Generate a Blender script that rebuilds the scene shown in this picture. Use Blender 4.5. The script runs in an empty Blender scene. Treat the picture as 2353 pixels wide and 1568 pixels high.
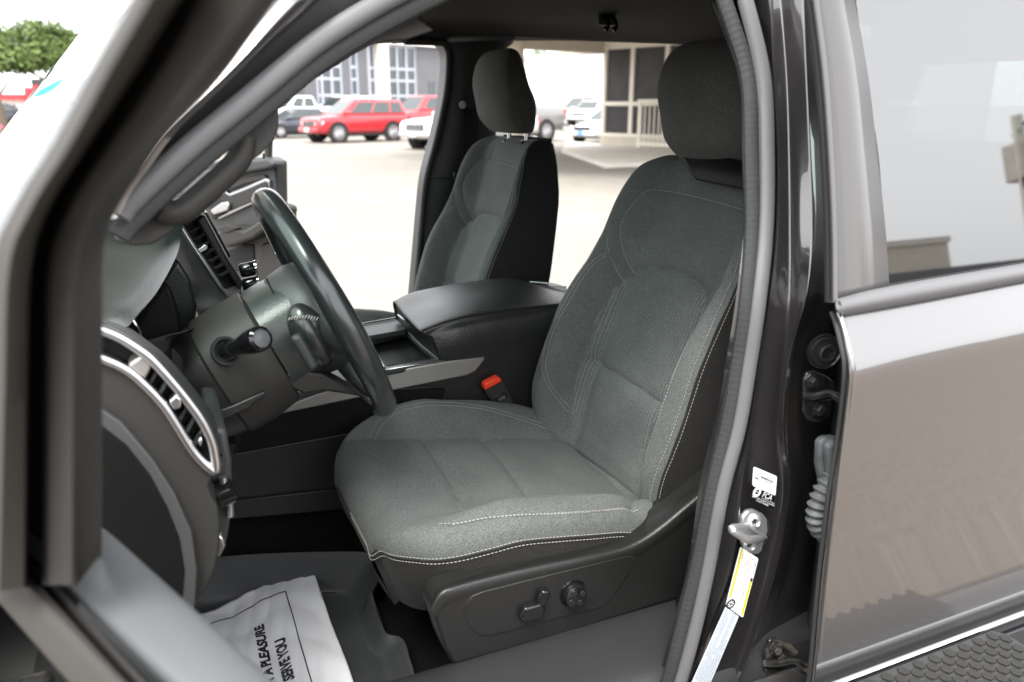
import bpy, bmesh, math, random
import numpy as np
from mathutils import Vector as V, Matrix
random.seed(7); RNG = np.random.default_rng(7)
sc = bpy.context.scene
COL = sc.collection
R = math.radians
# ------------------------------------------------------------------ camera
CAM = V((0, -1.63, 1.65)); YAW = R(24); FP = 1830.0; PIT = math.atan(544 / FP)
fw = V((math.sin(YAW) * math.cos(PIT), math.cos(YAW) * math.cos(PIT), -math.sin(PIT)))
rt = V((math.cos(YAW), -math.sin(YAW), 0)); up = rt.cross(fw)
cd = bpy.data.cameras.new('camera'); cam = bpy.data.objects.new('camera', cd); COL.objects.link(cam)
cd.sensor_width = 36; cd.lens = 36 * FP / 2353; cd.clip_start = 0.02; cd.clip_end = 1500
cam.location = CAM
cam.rotation_euler = Matrix((rt, up, -fw)).transposed().to_euler()
cd.dof.use_dof = True; cd.dof.focus_distance = 1.32; cd.dof.aperture_fstop = 4.5
sc.camera = cam
# ------------------------------------------------------------------ light
SUN_EL, SUN_AZ = R(58), R(215)
w = bpy.data.worlds.new('World'); sc.world = w; w.use_nodes = True
nt = w.node_tree; bg = nt.nodes['Background']
sky = nt.nodes.new('ShaderNodeTexSky'); sky.sky_type = 'NISHITA'; sky.sun_disc = False
sky.sun_elevation = SUN_EL; sky.sun_rotation = SUN_AZ; sky.dust_density = 4; sky.air_density = 1
hs = nt.nodes.new('ShaderNodeHueSaturation'); hs.inputs['Saturation'].default_value = 0.12
mxs = nt.nodes.new('ShaderNodeMix'); mxs.data_type = 'RGBA'; mxs.inputs[0].default_value = .6   # thin white cloud deck over the blue
mxs.inputs[7].default_value = (8, 8.1, 8.3, 1)
nt.links.new(sky.outputs[0], hs.inputs['Color']); nt.links.new(hs.outputs[0], mxs.inputs[6]); nt.links.new(mxs.outputs[2], bg.inputs[0])
bg.inputs[1].default_value = 0.15
sl = bpy.data.lights.new('sun', 'SUN'); sl.energy = 1.5; sl.angle = R(25); sl.color = (1, .96, .9)
so = bpy.data.objects.new('sun', sl); COL.objects.link(so)
sd = V((math.sin(SUN_AZ) * math.cos(SUN_EL), math.cos(SUN_AZ) * math.cos(SUN_EL), math.sin(SUN_EL)))
so.rotation_euler = sd.to_track_quat('Z', 'Y').to_euler(); so.location = (0, 0, 30)
sc.view_settings.view_transform = 'Standard'; sc.view_settings.look = 'None'
sc.view_settings.exposure = 1.9; sc.view_settings.gamma = 1
# ------------------------------------------------------------------ helpers
def ray(px, py): return fw + rt * ((px - 1176.5) / FP) - up * ((py - 784) / FP)
def P(px, py, x=None, y=None, z=None):
    """where the sight line of a pixel of the 2353 px photograph meets a plane of the truck"""
    d = ray(px, py)
    t = (x - CAM.x) / d.x if x is not None else (y - CAM.y) / d.y if y is not None else (z - CAM.z) / d.z
    return CAM + d * t
def PL(px, py, p0, n):
    d = ray(px, py); n = V(n)
    return CAM + d * ((V(p0) - CAM).dot(n) / d.dot(n))
def side(z, y0=-.88): return y0 + .27 * max(0, z - 1.42)
def PB(px, py, off=0, y0=-.88):
    y = y0
    for _ in range(12):
        p = P(px, py, y=y + off); y = side(p.z, y0)
    return P(px, py, y=y + off)
def cr(pts, n, closed=False):
    """Catmull-Rom resampling by arc length to n points"""
    A = np.array([tuple(p) for p in pts], float); m = len(A)
    if closed: E = np.vstack([A[-1:], A, A[:2]])
    else: E = np.vstack([2 * A[0] - A[1], A, 2 * A[-1] - A[-2]])
    out = []; seg = m if closed else m - 1
    t = np.linspace(0, 1, 17)[:-1, None]
    for i in range(seg):
        p0, p1, p2, p3 = E[i], E[i + 1], E[i + 2], E[i + 3]
        out.append(.5 * (2 * p1 + (p2 - p0) * t + (2 * p0 - 5 * p1 + 4 * p2 - p3) * t**2 + (3 * p1 - p0 - 3 * p2 + p3) * t**3))
    out = np.vstack(out + [A[:1] if closed else A[-1:]])
    s = np.concatenate([[0], np.cumsum(np.linalg.norm(np.diff(out, axis=0), axis=1))])
    q = np.linspace(0, s[-1], n + 1)[:-1] if closed else np.linspace(0, s[-1], n)
    return [V([np.interp(v, s, out[:, k]) for k in range(3)]) for v in q]
def lin(pts, n):
    A = np.array([tuple(p) for p in pts], float)
    s = np.concatenate([[0], np.cumsum(np.linalg.norm(np.diff(A, axis=0), axis=1))]); q = np.linspace(0, s[-1], n)
    return [V([np.interp(v, s, A[:, k]) for k in range(3)]) for v in q]
class MB:
    def __init__(s): s.v = []; s.f = []; s.m = []
    def add(s, vs, fs, mi=0):
        o = len(s.v); s.v += [tuple(p) for p in vs]; s.f += [[i + o for i in f] for f in fs]; s.m += [mi] * len(fs)
    def grid(s, rows, cu=False, cv=False, mi=0):
        n = len(rows[0]); m = len(rows); vs = [p for r in rows for p in r]; fs = []
        for i in range(m if cv else m - 1):
            for j in range(n if cu else n - 1):
                a, b = i, (i + 1) % m; c, d = j, (j + 1) % n
                fs.append([a * n + c, a * n + d, b * n + d, b * n + c])
        s.add(vs, fs, mi)
    def slab(s, out, vec, mi=0):
        n = len(out); out = [V(p) for p in out]; vec = V(vec)
        s.add(out + [p + vec for p in out], [list(range(n))[::-1], list(range(n, 2 * n))] + [[i, (i + 1) % n, n + (i + 1) % n, n + i] for i in range(n)], mi)
    def box(s, c, size, mi=0, rot=None):
        c = V(c); h = [k / 2 for k in size]
        vs = [V((sx * h[0], sy * h[1], sz * h[2])) for sx in (-1, 1) for sy in (-1, 1) for sz in (-1, 1)]
        if rot is not None: vs = [rot @ v for v in vs]
        s.add([v + c for v in vs], [[0, 1, 3, 2], [4, 6, 7, 5], [0, 4, 5, 1], [2, 3, 7, 6], [0, 2, 6, 4], [1, 5, 7, 3]], mi)
    def tube(s, path, r, seg=10, closed=False, flat=None, cap=True, mi=0):
        """r number or list; flat=(vector, factor) squeezes the section along a direction"""
        path = [V(p) for p in path]; n = len(path); rows = []; nrm = None
        for i, p in enumerate(path):
            a = path[(i - 1) % n] if (closed or i) else p; b = path[(i + 1) % n] if (closed or i < n - 1) else p
            t = (b - a).normalized()
            if nrm is None: nrm = t.orthogonal().normalized()
            nrm = (nrm - t * nrm.dot(t)).normalized(); bi = t.cross(nrm)
            rr = r[i] if isinstance(r, (list, tuple)) else r
            row = []
            for k in range(seg):
                o = (nrm * math.cos(2 * math.pi * k / seg) + bi * math.sin(2 * math.pi * k / seg)) * rr
                if flat: fv = V(flat[0]); o = o + fv * (o.dot(fv) * (flat[1] - 1))
                row.append(p + o)
            rows.append(row)
        s.grid(rows, cu=True, cv=closed, mi=mi)
        if cap and not closed:
            s.add(rows[0], [list(range(seg))], mi); s.add(rows[-1], [list(range(seg))[::-1]], mi)
    def cyl(s, a, b, r0, r1=None, seg=24, mi=0): s.tube([a, b], [r0, r0 if r1 is None else r1], seg, mi=mi)
    def lathe(s, c, ax, prof, seg=32, mi=0):
        """prof: (radius, height along ax)"""
        c = V(c); ax = V(ax).normalized(); u = ax.orthogonal().normalized(); w_ = ax.cross(u)
        s.grid([[c + ax * h + (u * math.cos(2 * math.pi * k / seg) + w_ * math.sin(2 * math.pi * k / seg)) * max(r, 1e-5) for k in range(seg)] for r, h in prof], cu=True, mi=mi)
    def build(s, name, mat, parent=None, smooth=True, bevel=0, seg=2, sub=0, thick=0, auto=35, label=None):
        me = bpy.data.meshes.new(name); me.from_pydata(s.v, [], s.f)
        mats = mat if isinstance(mat, (list, tuple)) else [mat]
        for m_ in mats: me.materials.append(m_)
        if len(mats) > 1: me.polygons.foreach_set('material_index', s.m)
        bm = bmesh.new(); bm.from_mesh(me); bmesh.ops.remove_doubles(bm, verts=bm.verts, dist=1e-6)
        bmesh.ops.recalc_face_normals(bm, faces=bm.faces); bm.to_mesh(me); bm.free()
        o = bpy.data.objects.new(name, me); COL.objects.link(o)
        if smooth:
            me.polygons.foreach_set('use_smooth', [True] * len(me.polygons))
            if auto: me.set_sharp_from_angle(angle=R(auto))
        if thick: md = o.modifiers.new('s', 'SOLIDIFY'); md.thickness = thick; md.offset = 0
        if bevel: md = o.modifiers.new('b', 'BEVEL'); md.width = bevel; md.segments = seg; md.limit_method = 'ANGLE'; md.angle_limit = R(40)
        if sub: md = o.modifiers.new('u', 'SUBSURF'); md.levels = md.render_levels = sub
        if bevel: me.polygons.foreach_set('use_smooth', [True] * len(me.polygons)); 
        if parent is not None: o.parent = parent; 
        if parent is not None and parent.get('_inv') is not None: pass
        if label: o['label'] = label
        return o
def loft(name, curves, mat, parent=None, n=40, thick=0, closed=False, straight=False, m=0, label=None, sub=0, auto=50):
    """a skin through several 3D curves; m>0 also smooths across them"""
    rows = [(lin if straight else cr)(c, n) for c in curves]
    if m: cols = [cr([r[j] for r in rows], m) for j in range(n)]; rows = [[c[i] for c in cols] for i in range(m)]
    b = MB(); b.grid(rows, cu=closed); return b.build(name, mat, parent, thick=thick, label=label, sub=sub, auto=auto)
def slab(name, out, vec, mat, parent=None, bevel=.003, seg=3, label=None):
    b = MB(); b.slab(out, vec); return b.build(name, mat, parent, bevel=bevel, seg=seg, label=label)
def tube(name, path, r, mat, parent=None, n=40, closed=False, seg=12, flat=None, label=None, straight=False):
    b = MB(); b.tube(lin(path, n) if straight else cr(path, n, closed), r, seg, closed, flat); return b.build(name, mat, parent, label=label)
def empty(name, loc=(0, 0, 0), rz=0):
    o = bpy.data.objects.new(name, None); COL.objects.link(o); o.location = loc; o.rotation_euler = (0, 0, rz); o.empty_display_size = .2; return o
def tag(o, label=None, cat=None, group=None, kind=None):
    for k, v in (('label', label), ('category', cat), ('group', group), ('kind', kind)):
        if v: o[k] = v
    return o
def text(name, s, loc, xdir, ydir, size, mat, parent, align='LEFT', depth=.0002):
    cu = bpy.data.curves.new(name, 'FONT'); cu.body = s; cu.size = size; cu.align_x = align; cu.extrude = depth
    t = bpy.data.objects.new(name, cu); COL.objects.link(t)
    me = bpy.data.meshes.new_from_object(t.evaluated_get(bpy.context.evaluated_depsgraph_get())); bpy.data.objects.remove(t)
    x = V(xdir).normalized(); y = V(ydir); y = (y - x * y.dot(x)).normalized(); z = x.cross(y)
    M = Matrix((x, y, z)).transposed().to_4x4(); M.translation = V(loc); me.transform(M)
    me.materials.clear(); me.materials.append(mat)
    return me
# ------------------------------------------------------------------ materials
def mat(name, col, rough=.6, metal=0, coat=0, spec=.5, bump=0, bscale=300, mott=0, mscale=40, coatr=.03, ior=1.5, sheen=0, bdist=.001, kind='noise', coatior=1.5):
    m = bpy.data.materials.new(name); m.use_nodes = True; t = m.node_tree; b = t.nodes['Principled BSDF']
    b.inputs['Base Color'].default_value = (*col, 1); b.inputs['Roughness'].default_value = rough; b.inputs['Metallic'].default_value = metal
    b.inputs['Coat Weight'].default_value = coat; b.inputs['Coat Roughness'].default_value = coatr; b.inputs['Coat IOR'].default_value = coatior
    b.inputs['Specular IOR Level'].default_value = spec; b.inputs['IOR'].default_value = ior
    b.inputs['Sheen Weight'].default_value = sheen; b.inputs['Sheen Roughness'].default_value = .5
    tc = t.nodes.new('ShaderNodeTexCoord')
    if mott:
        n = t.nodes.new('ShaderNodeTexNoise'); n.inputs['Scale'].default_value = mscale; n.inputs['Detail'].default_value = 4
        t.links.new(tc.outputs['Object'], n.inputs['Vector'])
        mr = t.nodes.new('ShaderNodeMapRange'); mr.inputs[1].default_value = .3; mr.inputs[2].default_value = .7; mr.inputs[3].default_value = 1 - mott; mr.inputs[4].default_value = 1 + mott
        t.links.new(n.outputs[0], mr.inputs[0])
        mx = t.nodes.new('ShaderNodeVectorMath'); mx.operation = 'SCALE'; mx.inputs[0].default_value = col; t.links.new(mr.outputs[0], mx.inputs['Scale'])
        t.links.new(mx.outputs[0], b.inputs['Base Color'])
    if bump:
        if kind == 'vor':
            n2 = t.nodes.new('ShaderNodeTexVoronoi'); n2.feature = 'SMOOTH_F1'
        else:
            n2 = t.nodes.new('ShaderNodeTexNoise'); n2.inputs['Detail'].default_value = 3
        n2.inputs['Scale'].default_value = bscale; t.links.new(tc.outputs['Object'], n2.inputs['Vector'])
        bp = t.nodes.new('ShaderNodeBump'); bp.inputs['Strength'].default_value = bump; bp.inputs['Distance'].default_value = bdist
        t.links.new(n2.outputs[0], bp.inputs['Height']); t.links.new(bp.outputs[0], b.inputs['Normal'])
    return m
def fabric(name, col, rib=0):
    m = mat(name, col, .9, spec=.15, bump=.5, bscale=620, mott=.46, mscale=560, sheen=.05, bdist=.001)
    t = m.node_tree; b = t.nodes['Principled BSDF']
    tc = [n for n in t.nodes if n.type == 'TEX_COORD'][0]
    # larger soft wear variation on top of the weave
    n = t.nodes.new('ShaderNodeTexNoise'); n.inputs['Scale'].default_value = 9; n.inputs['Detail'].default_value = 5; t.links.new(tc.outputs['Object'], n.inputs['Vector'])
    mr = t.nodes.new('ShaderNodeMapRange'); mr.inputs[1].default_value = .3; mr.inputs[2].default_value = .7; mr.inputs[3].default_value = .88; mr.inputs[4].default_value = 1.12; t.links.new(n.outputs[0], mr.inputs[0])
    src = b.inputs['Base Color'].links[0].from_socket
    mx = t.nodes.new('ShaderNodeVectorMath'); mx.operation = 'SCALE'; t.links.new(src, mx.inputs[0]); t.links.new(mr.outputs[0], mx.inputs['Scale']); t.links.new(mx.outputs[0], b.inputs['Base Color'])
    if rib:
        wv = t.nodes.new('ShaderNodeTexWave'); wv.bands_direction = 'Y'; wv.inputs['Scale'].default_value = 48; wv.inputs['Distortion'].default_value = 1.2; wv.inputs['Detail Scale'].default_value = 1.5
        t.links.new(tc.outputs['Object'], wv.inputs['Vector'])
        m2 = t.nodes.new('ShaderNodeMapRange'); m2.inputs[3].default_value = .82; m2.inputs[4].default_value = 1.2; t.links.new(wv.outputs['Fac'], m2.inputs[0])
        m3 = t.nodes.new('ShaderNodeVectorMath'); m3.operation = 'SCALE'; t.links.new(mx.outputs[0], m3.inputs[0]); t.links.new(m2.outputs[0], m3.inputs['Scale']); t.links.new(m3.outputs[0], b.inputs['Base Color'])
    return m
M = {}
M['cloth'] = fabric('seat_cloth', (.092, .099, .096))
M['rib'] = fabric('seat_ribbed_cloth', (.102, .111, .108), 1)
M['cloth_dark'] = fabric('seat_side_cloth', (.0185, .018, .0175))
M['head_cloth'] = fabric('headrest_cloth', (.088, .089, .084))
M['thread'] = mat('stitch_thread', (.32, .31, .285), .8)
M['thread_dark'] = mat('dark_thread', (.06, .06, .06), .8)
M['plastic'] = mat('black_grained_plastic', (.0115, .0115, .0112), .42, spec=.5, bump=.5, bscale=520, kind='vor', bdist=.0006)
M['plastic_soft'] = mat('soft_touch_plastic', (.03, .033, .033), .48, bump=.3, bscale=450, kind='vor', bdist=.0006, mott=.08, mscale=30)
M['plastic_grey'] = mat('dark_grey_plastic', (.023, .022, .0205), .55, spec=.35, bump=.35, bscale=700, bdist=.0006)
M['trim_warm'] = mat('pillar_trim', (.023, .0215, .02), .5, spec=.4, bump=.2, bscale=700, bdist=.0005)
M['sill'] = mat('sill_plastic', (.026, .0265, .028), .36, spec=.8, bump=.4, bscale=520, kind='vor', bdist=.0005)
M['leather'] = mat('armrest_vinyl', (.015, .015, .0155), .38, bump=.7, bscale=330, kind='vor', bdist=.0008)
M['wheel'] = mat('steering_wheel_leather', (.016, .02, .02), .3, coat=.6, coatr=.16, bump=.05, bscale=500)
M['gloss'] = mat('gloss_black', (.008, .008, .009), .12)
M['black'] = mat('matt_black', (.01, .01, .01), .8)
M['pocket'] = mat('storage_pocket_plastic', (.0045, .0045, .0045), .55, spec=.15)
M['carpet'] = mat('black_carpet', (.012, .012, .012), 1, spec=.05, bump=1, bscale=900, mott=.4, mscale=600, bdist=.003)
M['rubber_mat'] = mat('floor_mat_rubber', (.035, .037, .039), .5, bump=.2, bscale=400, mott=.15, mscale=14)
M['rubber'] = mat('weatherstrip_rubber', (.11, .11, .115), .5, spec=.4, bump=.15, bscale=900, bdist=.0004)
M['seal_dark'] = mat('dark_rubber_seal', (.025, .025, .025), .55)
M['ribbed'] = mat('ribbed_weatherstrip', (.03, .032, .033), .6, spec=.35)
M['headliner'] = mat('headliner_cloth', (.03, .028, .026), .95, spec=.1, bump=.2, bscale=900)
M['chrome'] = mat('chrome', (.75, .76, .78), .1, 1)
M['satin'] = mat('satin_silver', (.55, .56, .58), .3, 1)
M['trim_silver'] = mat('warm_silver_trim', (.36, .345, .33), .38, .7)
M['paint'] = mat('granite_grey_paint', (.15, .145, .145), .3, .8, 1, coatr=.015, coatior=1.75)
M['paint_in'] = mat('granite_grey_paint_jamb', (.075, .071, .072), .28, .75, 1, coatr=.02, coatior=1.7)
M['applique'] = mat('pillar_applique', (.065, .063, .062), .3, coat=.6, coatr=.15, mott=.05, mscale=6)
M['zinc'] = mat('zinc_plated_steel', (.55, .56, .57), .38, .85, bump=.15, bscale=200)
M['bellow'] = mat('grey_rubber_bellows', (.16, .17, .175), .5, mott=.2, mscale=60)
M['steel_dark'] = mat('black_greased_steel', (.045, .045, .045), .28, .5, coat=.6, bump=.3, bscale=120, mott=.5, mscale=90)
M['white'] = mat('white_label', (.8, .8, .8), .5)
M['label_blue'] = mat('pale_blue_label', (.5, .56, .63), .45)
M['label_black'] = mat('black_label', (.006, .006, .01), .25)
M['yellow'] = mat('yellow_print', (.8, .72, .02), .5)
M['ink'] = mat('black_ink', (.012, .013, .025), .5)
M['ink_grey'] = mat('grey_ink', (.2, .2, .21), .5)
M['ink_red'] = mat('red_ink', (.75, .3, .3), .5)
M['red'] = mat('red_plastic', (.8, .05, .012), .4)
M['paper'] = mat('paper', (.74, .745, .77), .75, mott=.04, mscale=16)
def glassy(name, tint, alpha, rough=.02, ior=1.5):
    m = bpy.data.materials.new(name); m.use_nodes = True; t = m.node_tree; t.nodes.clear()
    o = t.nodes.new('ShaderNodeOutputMaterial'); fr = t.nodes.new('ShaderNodeFresnel'); fr.inputs[0].default_value = ior
    g = t.nodes.new('ShaderNodeBsdfGlossy'); g.inputs['Roughness'].default_value = rough
    tr = t.nodes.new('ShaderNodeBsdfTransparent'); tr.inputs[0].default_value = (*[c * alpha for c in tint], 1)
    mx = t.nodes.new('ShaderNodeMixShader'); t.links.new(fr.outputs[0], mx.inputs[0]); t.links.new(tr.outputs[0], mx.inputs[1]); t.links.new(g.outputs[0], mx.inputs[2]); t.links.new(mx.outputs[0], o.inputs[0])
    return m
M['glass_dark'] = glassy('privacy_glass', (.9, 1, .95), .12, ior=2.9)
M['glass'] = glassy('clear_glass', (.92, 1, .97), .85)
M['windshield'] = glassy('windshield_glass', (.86, 1, .95), .97, ior=1.75)
# ================================================================== the pickup truck: body
truck = empty('pickup_truck')
tag(truck, 'granite grey pickup truck with its front doors open, seen through the driver doorway', 'pickup truck')
T = truck
# ---- B pillar: curves traced down the pillar, each at its own depth
cin = [(1628, -60), (1637, 0), (1700, 176), (1709, 352), (1714, 528), (1703, 689), (1681, 836), (1652, 982), (1621, 1129), (1588, 1304), (1544, 1456), (1515, 1568), (1480, 1680)]
crb = [(1672, -60), (1690, 0), (1735, 176), (1744, 352), (1744, 528), (1730, 689), (1711, 836), (1689, 982), (1651, 1129), (1615, 1304), (1582, 1456), (1554, 1568), (1520, 1680)]
csm = [(1720, -60), (1734, 0), (1771, 176), (1780, 352), (1775, 528), (1757, 689), (1733, 836), (1706, 982), (1668, 1129), (1640, 1304), (1606, 1456), (1571, 1568), (1536, 1680)]
cr1 = [(1762, -60), (1771, 0), (1778, 176), (1786, 352), (1784, 528), (1768, 689), (1744, 836), (1724, 982), (1705, 1129), (1682, 1304), (1624, 1456), (1585, 1568), (1550, 1680)]
cpa = [(1786, -60), (1793, 0), (1806, 176), (1812, 352), (1814, 528), (1812, 689), (1800, 836), (1786, 982), (1795, 1129), (1762, 1304), (1719, 1456), (1673, 1568), (1630, 1680)]
cr2 = [(1844, -60), (1850, 0), (1857, 176), (1865, 352), (1872, 528), (1852, 689), (1809, 836), (1798, 982), (1813, 1129), (1785, 1304), (1737, 1456), (1694, 1568), (1650, 1680)]
def bcurve(c, off): return [PB(x, y, off) for x, y in c]
rows = [[p + V((-.004, .05, 0)) for p in bcurve(csm, .03)], bcurve(csm, .012), bcurve(cr1, -.012), [p + V((.012, .012, 0)) for p in bcurve(cr1, -.006)],
        bcurve(cpa, .004), [p + V((.004, -.014, 0)) for p in bcurve(cpa, .004)], bcurve(cr2, -.026),
        [p + V((.012, .016, 0)) for p in bcurve(cr2, -.016)], [p + V((.06, .03, 0)) for p in bcurve(cr2, 0)], [p + V((.16, .045, 0)) for p in bcurve(cr2, 0)]]
rows = [cr(r, 70) for r in rows]
dense = []
for r0, r1 in zip(rows[:-1], rows[1:]):
    for k in range(4): dense.append([a.lerp(b_, k / 4) for a, b_ in zip(r0, r1)])
dense.append(rows[-1])
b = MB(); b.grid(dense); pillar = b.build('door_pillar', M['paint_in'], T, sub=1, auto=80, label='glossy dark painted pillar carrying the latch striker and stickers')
def PIL(px, py, off=-.002):
    """a point on the flat face of the pillar"""
    return PB(px, py, off)
# weatherstrip round the driver doorway: one closed loop of pillar, rocker, A pillar, roof
pil_in = [PB((a[0] + b_[0]) / 2, a[1], .004) for a, b_ in zip(cin, crb)]
pil_sm = [PB((a[0] + b_[0]) / 2, a[1], -.004) for a, b_ in zip(crb, csm)]
apx = [(275, 497), (300, 463), (430, 343), (560, 236), (640, 169), (728, 98), (828, 33), (920, -18)]
def loop(base, dy, dz=0):
    ap = [PB(x, y + dz, dy, -.865) for x, y in apx]
    roof = [V((.36, -.775 + dy, 1.80)), V((.5, -.775 + dy, 1.79))]
    top = [ap[-1] + V((.06, 0, .03))] + roof
    return ap + top + base
path_sm = loop(pil_sm, -.004)
path_in = loop(pil_in, .012, 48)
tube('weatherstrip', path_sm, .0105, M['rubber'], T, 160, flat=((0, 1, 0), .8), label='smooth grey rubber bulb of the door seal')
b = MB(); pth = cr(path_in, 900); rr = [.0105 + .00014 * (1 if (i // 2) % 2 else -1) for i in range(900)]
b.tube(pth, rr, 10, flat=((0, 1, 0), .8)); b.build('weatherstrip', M['ribbed'], T, label='ribbed dark grey inner lip of the door seal')
# inner lip of the trim behind the seal
inn = loop([PB(a[0] - 2, a[1], .03) for a in cin], .045, 52)
loft('pillar_trim', [inn, [p + V((.13 if p.x > .5 else .0, .09, -.0)) for p in inn]], M['trim_warm'], T, 120, thick=.004)
# ---- outer A pillar and roof rail: painted band outside the seal
oa = [(262, 492), (286, 440), (330, 385), (388, 304), (513, 176), (632, 40), (700, -30)]
ob = [(276, 492), (320, 412), (370, 345), (430, 277), (513, 202), (640, 85), (760, -25)]
loft('pillar', [[PB(x, y, .0, -.9) + V((-.05, .03, 0)) for x, y in oa], [PB(x, y, -.005, -.9) for x, y in oa], [PB(x, y, -.01, -.87) for x, y in ob], [PB(x, y, .03, -.87) for x, y in ob]], M['paint'], T, 50, m=16, label='painted windscreen pillar above the driver doorway')
oc = [(284, 500), (325, 446), (376, 384), (440, 320), (560, 216), (690, 108), (830, -5)]
loft('seal_channel', [[PB(x, y, .012, -.87) for x, y in ob], [PB(x, y, .014, -.86) for x, y in oc]], M['seal_dark'], T, 50)
# roof skin and headliner
b = MB()
prof = [(-.80, 1.82), (-.77, 1.865), (-.66, 1.90), (-.4, 1.925), (0, 1.935), (.4, 1.925), (.66, 1.905), (.77, 1.885), (.80, 1.862)]
b.grid([[V((x, y, z + dz)) for y, z in prof] for x, dz in ((.05, -.03), (.12, -.008), (.3, 0), (1.0, .01), (1.7, 0), (2.1, -.02), (2.3, -.08))])
b.build('roof', M['paint'], T, thick=.006)
b = MB()
def hl(x):
    z = 1.862 + .014 * math.sin(min(1, max(0, (x - .1) / 1.6)) * math.pi)
    f = min(1, max(0, (x - .07) / .2)); z -= .035 * (1 - f) ** 2
    return [V((x, y, zz)) for y, zz in ((-.765, 1.775), (-.755, 1.80), (-.70, z - .02), (-.55, z), (-.2, z + .012), (.2, z + .012), (.5, z), (.66, z - .004), (.72, 1.852), (.745, 1.846), (.76, 1.846))]
b.grid([hl(.07 + 2.2 * i / 40) for i in range(41)])
b.build('headliner', M['headliner'], T, thick=.004, label='dark headliner under the roof')
# coat hook on the headliner
hk = empty('coat_hook'); hk.parent = T
c0 = P(1398, 60, z=1.850)
for k, dx in ((0, -.012), (1, .013)):
    b = MB(); q = c0 + V((dx, 0, 0))
    b.tube(cr([q + V((0, .004, .022)), q + V((0, -.008, .02)), q + V((.004, -.014, .0)), q + V((.0, -.010, -.012)), q + V((-.006, -.016, -.004))], 16), .0045, 8)
    b.build('hook', M['gloss'], hk)
b = MB(); b.box(c0 + V((0, .01, .016)), (.05, .012, .03)); b.build('base_plate', M['plastic'], hk, bevel=.004)
# ---- passenger side pillar between the doors
pl = [(1018, 98), (1030, 108), (1036, 135), (1030, 215), (1008, 320), (985, 410), (975, 500), (966, 600), (958, 690)]
pr = [(1185, 92), (1176, 104), (1158, 125), (1145, 215), (1140, 320), (1140, 410), (1140, 500), (1140, 600), (1140, 690)]
ys = [.735, .74, .745, .76, .78, .79, .80, .80, .80]
A = [P(x, y, y=q) for (x, y), q in zip(pl, ys)]; B = [P(x, y, y=q) for (x, y), q in zip(pr, ys)]
def mixc(A, B, t, off): return [a.lerp(b_, t) + V((0, off, 0)) for a, b_ in zip(A, B)]
loft('door_pillar', [mixc(A, B, 0, .10), mixc(A, B, -.01, .03), mixc(A, B, 0, 0), mixc(A, B, .08, -.012), mixc(A, B, .3, -.02), mixc(A, B, .7, -.02), mixc(A, B, .95, -.012), mixc(A, B, 1, 0), mixc(A, B, 1, .1)], M['plastic_soft'], T, 50, label='black trim pillar behind the passenger seat')
tube('weatherstrip', [P(930, 94, y=.725)] + [a + V((-.004, .004, 0)) for a in A], .011, M['seal_dark'], T, 60, label='black seal of the passenger doorway')
tube('trim_seam', [P(978, 412, y=.765), P(1010, 410, y=.762), P(1045, 412, y=.76)], .0015, M['black'], T, 12)
# seat belt on that pillar
bl = empty('seat_belt'); bl.parent = T
b = MB(); c0 = P(1062, 241, y=.74); b.lathe(c0, (-.3, -1, 0), [(0, .02), (.012, .02), (.016, .012), (.016, -.02)], 20); b.build('anchor', M['gloss'], bl)
loft('strap', [[P(1066, 250, y=.735), P(1064, 330, y=.745), P(1056, 420, y=.75), P(1046, 560, y=.76)], [P(1100, 250, y=.735), P(1098, 330, y=.745), P(1090, 420, y=.75), P(1080, 560, y=.76)]], M['black'], bl, 20, thick=.002)
b = MB(); b.slab([P(1042, 396, y=.735), P(1060, 392, y=.735), P(1056, 412, y=.735), P(1044, 416, y=.735)], (0, .02, 0)); b.build('tongue', M['gloss'], bl, bevel=.004)
# passenger roof rail trim above the rear opening
loft('roof_rail', [[P(x, y, y=.745) for x, y in ((900, 97), (1018, 95), (1100, 93), (1170, 91), (1300, 91), (1450, 93), (1580, 99), (1700, 106))], [P(x, y - 26, y=.715) for x, y in ((900, 97), (1018, 95), (1100, 93), (1170, 91), (1300, 91), (1450, 93), (1580, 99), (1700, 106))]], M['seal_dark'], T, 40, thick=.012)
# rear pillar and back wall of the cab (seen only through the dark rear glass)
b = MB(); b.slab([V((1.80, .74, 1.86)), V((1.73, .76, 1.80)), V((1.84, .82, 1.38)), V((1.86, .84, .75)), V((2.3, .84, .75)), V((2.3, .78, 1.86))], (0, .05, 0)); b.build('door_pillar', M['plastic_soft'], T, bevel=.004, label='rear cab pillar on the passenger side')
b = MB()
for c, s in (((2.3, 0, 1.05), (.05, 1.7, .6)), ((2.3, 0, 1.83), (.05, 1.6, .12)), ((2.3, -.74, 1.56), (.05, .18, .45)), ((2.3, .74, 1.56), (.05, .18, .45))): b.box(c, s)
b.build('cab_back_wall', M['plastic_soft'], T, bevel=.004)
b = MB(); b.box((2.305, 0, 1.56), (.006, 1.3, .44)); b.build('rear_window', M['glass'], T)
b = MB(); b.box((1.75, 0, 1.0), (.5, 1.3, .2)); b.box((2.05, 0, 1.28), (.16, 1.3, .55)); b.build('rear_bench', M['cloth_dark'], T, bevel=.05, seg=4)
# ---- floor, sill, tunnel
b = MB()
xs = [-.45, -.2, .0, .3, .6, .9, 1.3, 1.8, 2.28]
sec = [(-.80, .80), (-.78, .72), (-.70, .70), (-.24, .70), (-.15, .73), (-.10, .86), (-.08, .92), (.08, .92), (.12, .86), (.3, .72), (.72, .72), (.8, .78)]
b.grid([[V((x, y, z + (.25 * max(0, -.12 - x) if z < .8 else 0))) for y, z in sec] for x in xs]); b.build('floor', M['carpet'], T, thick=.01, label='black carpeted cab floor')
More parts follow.
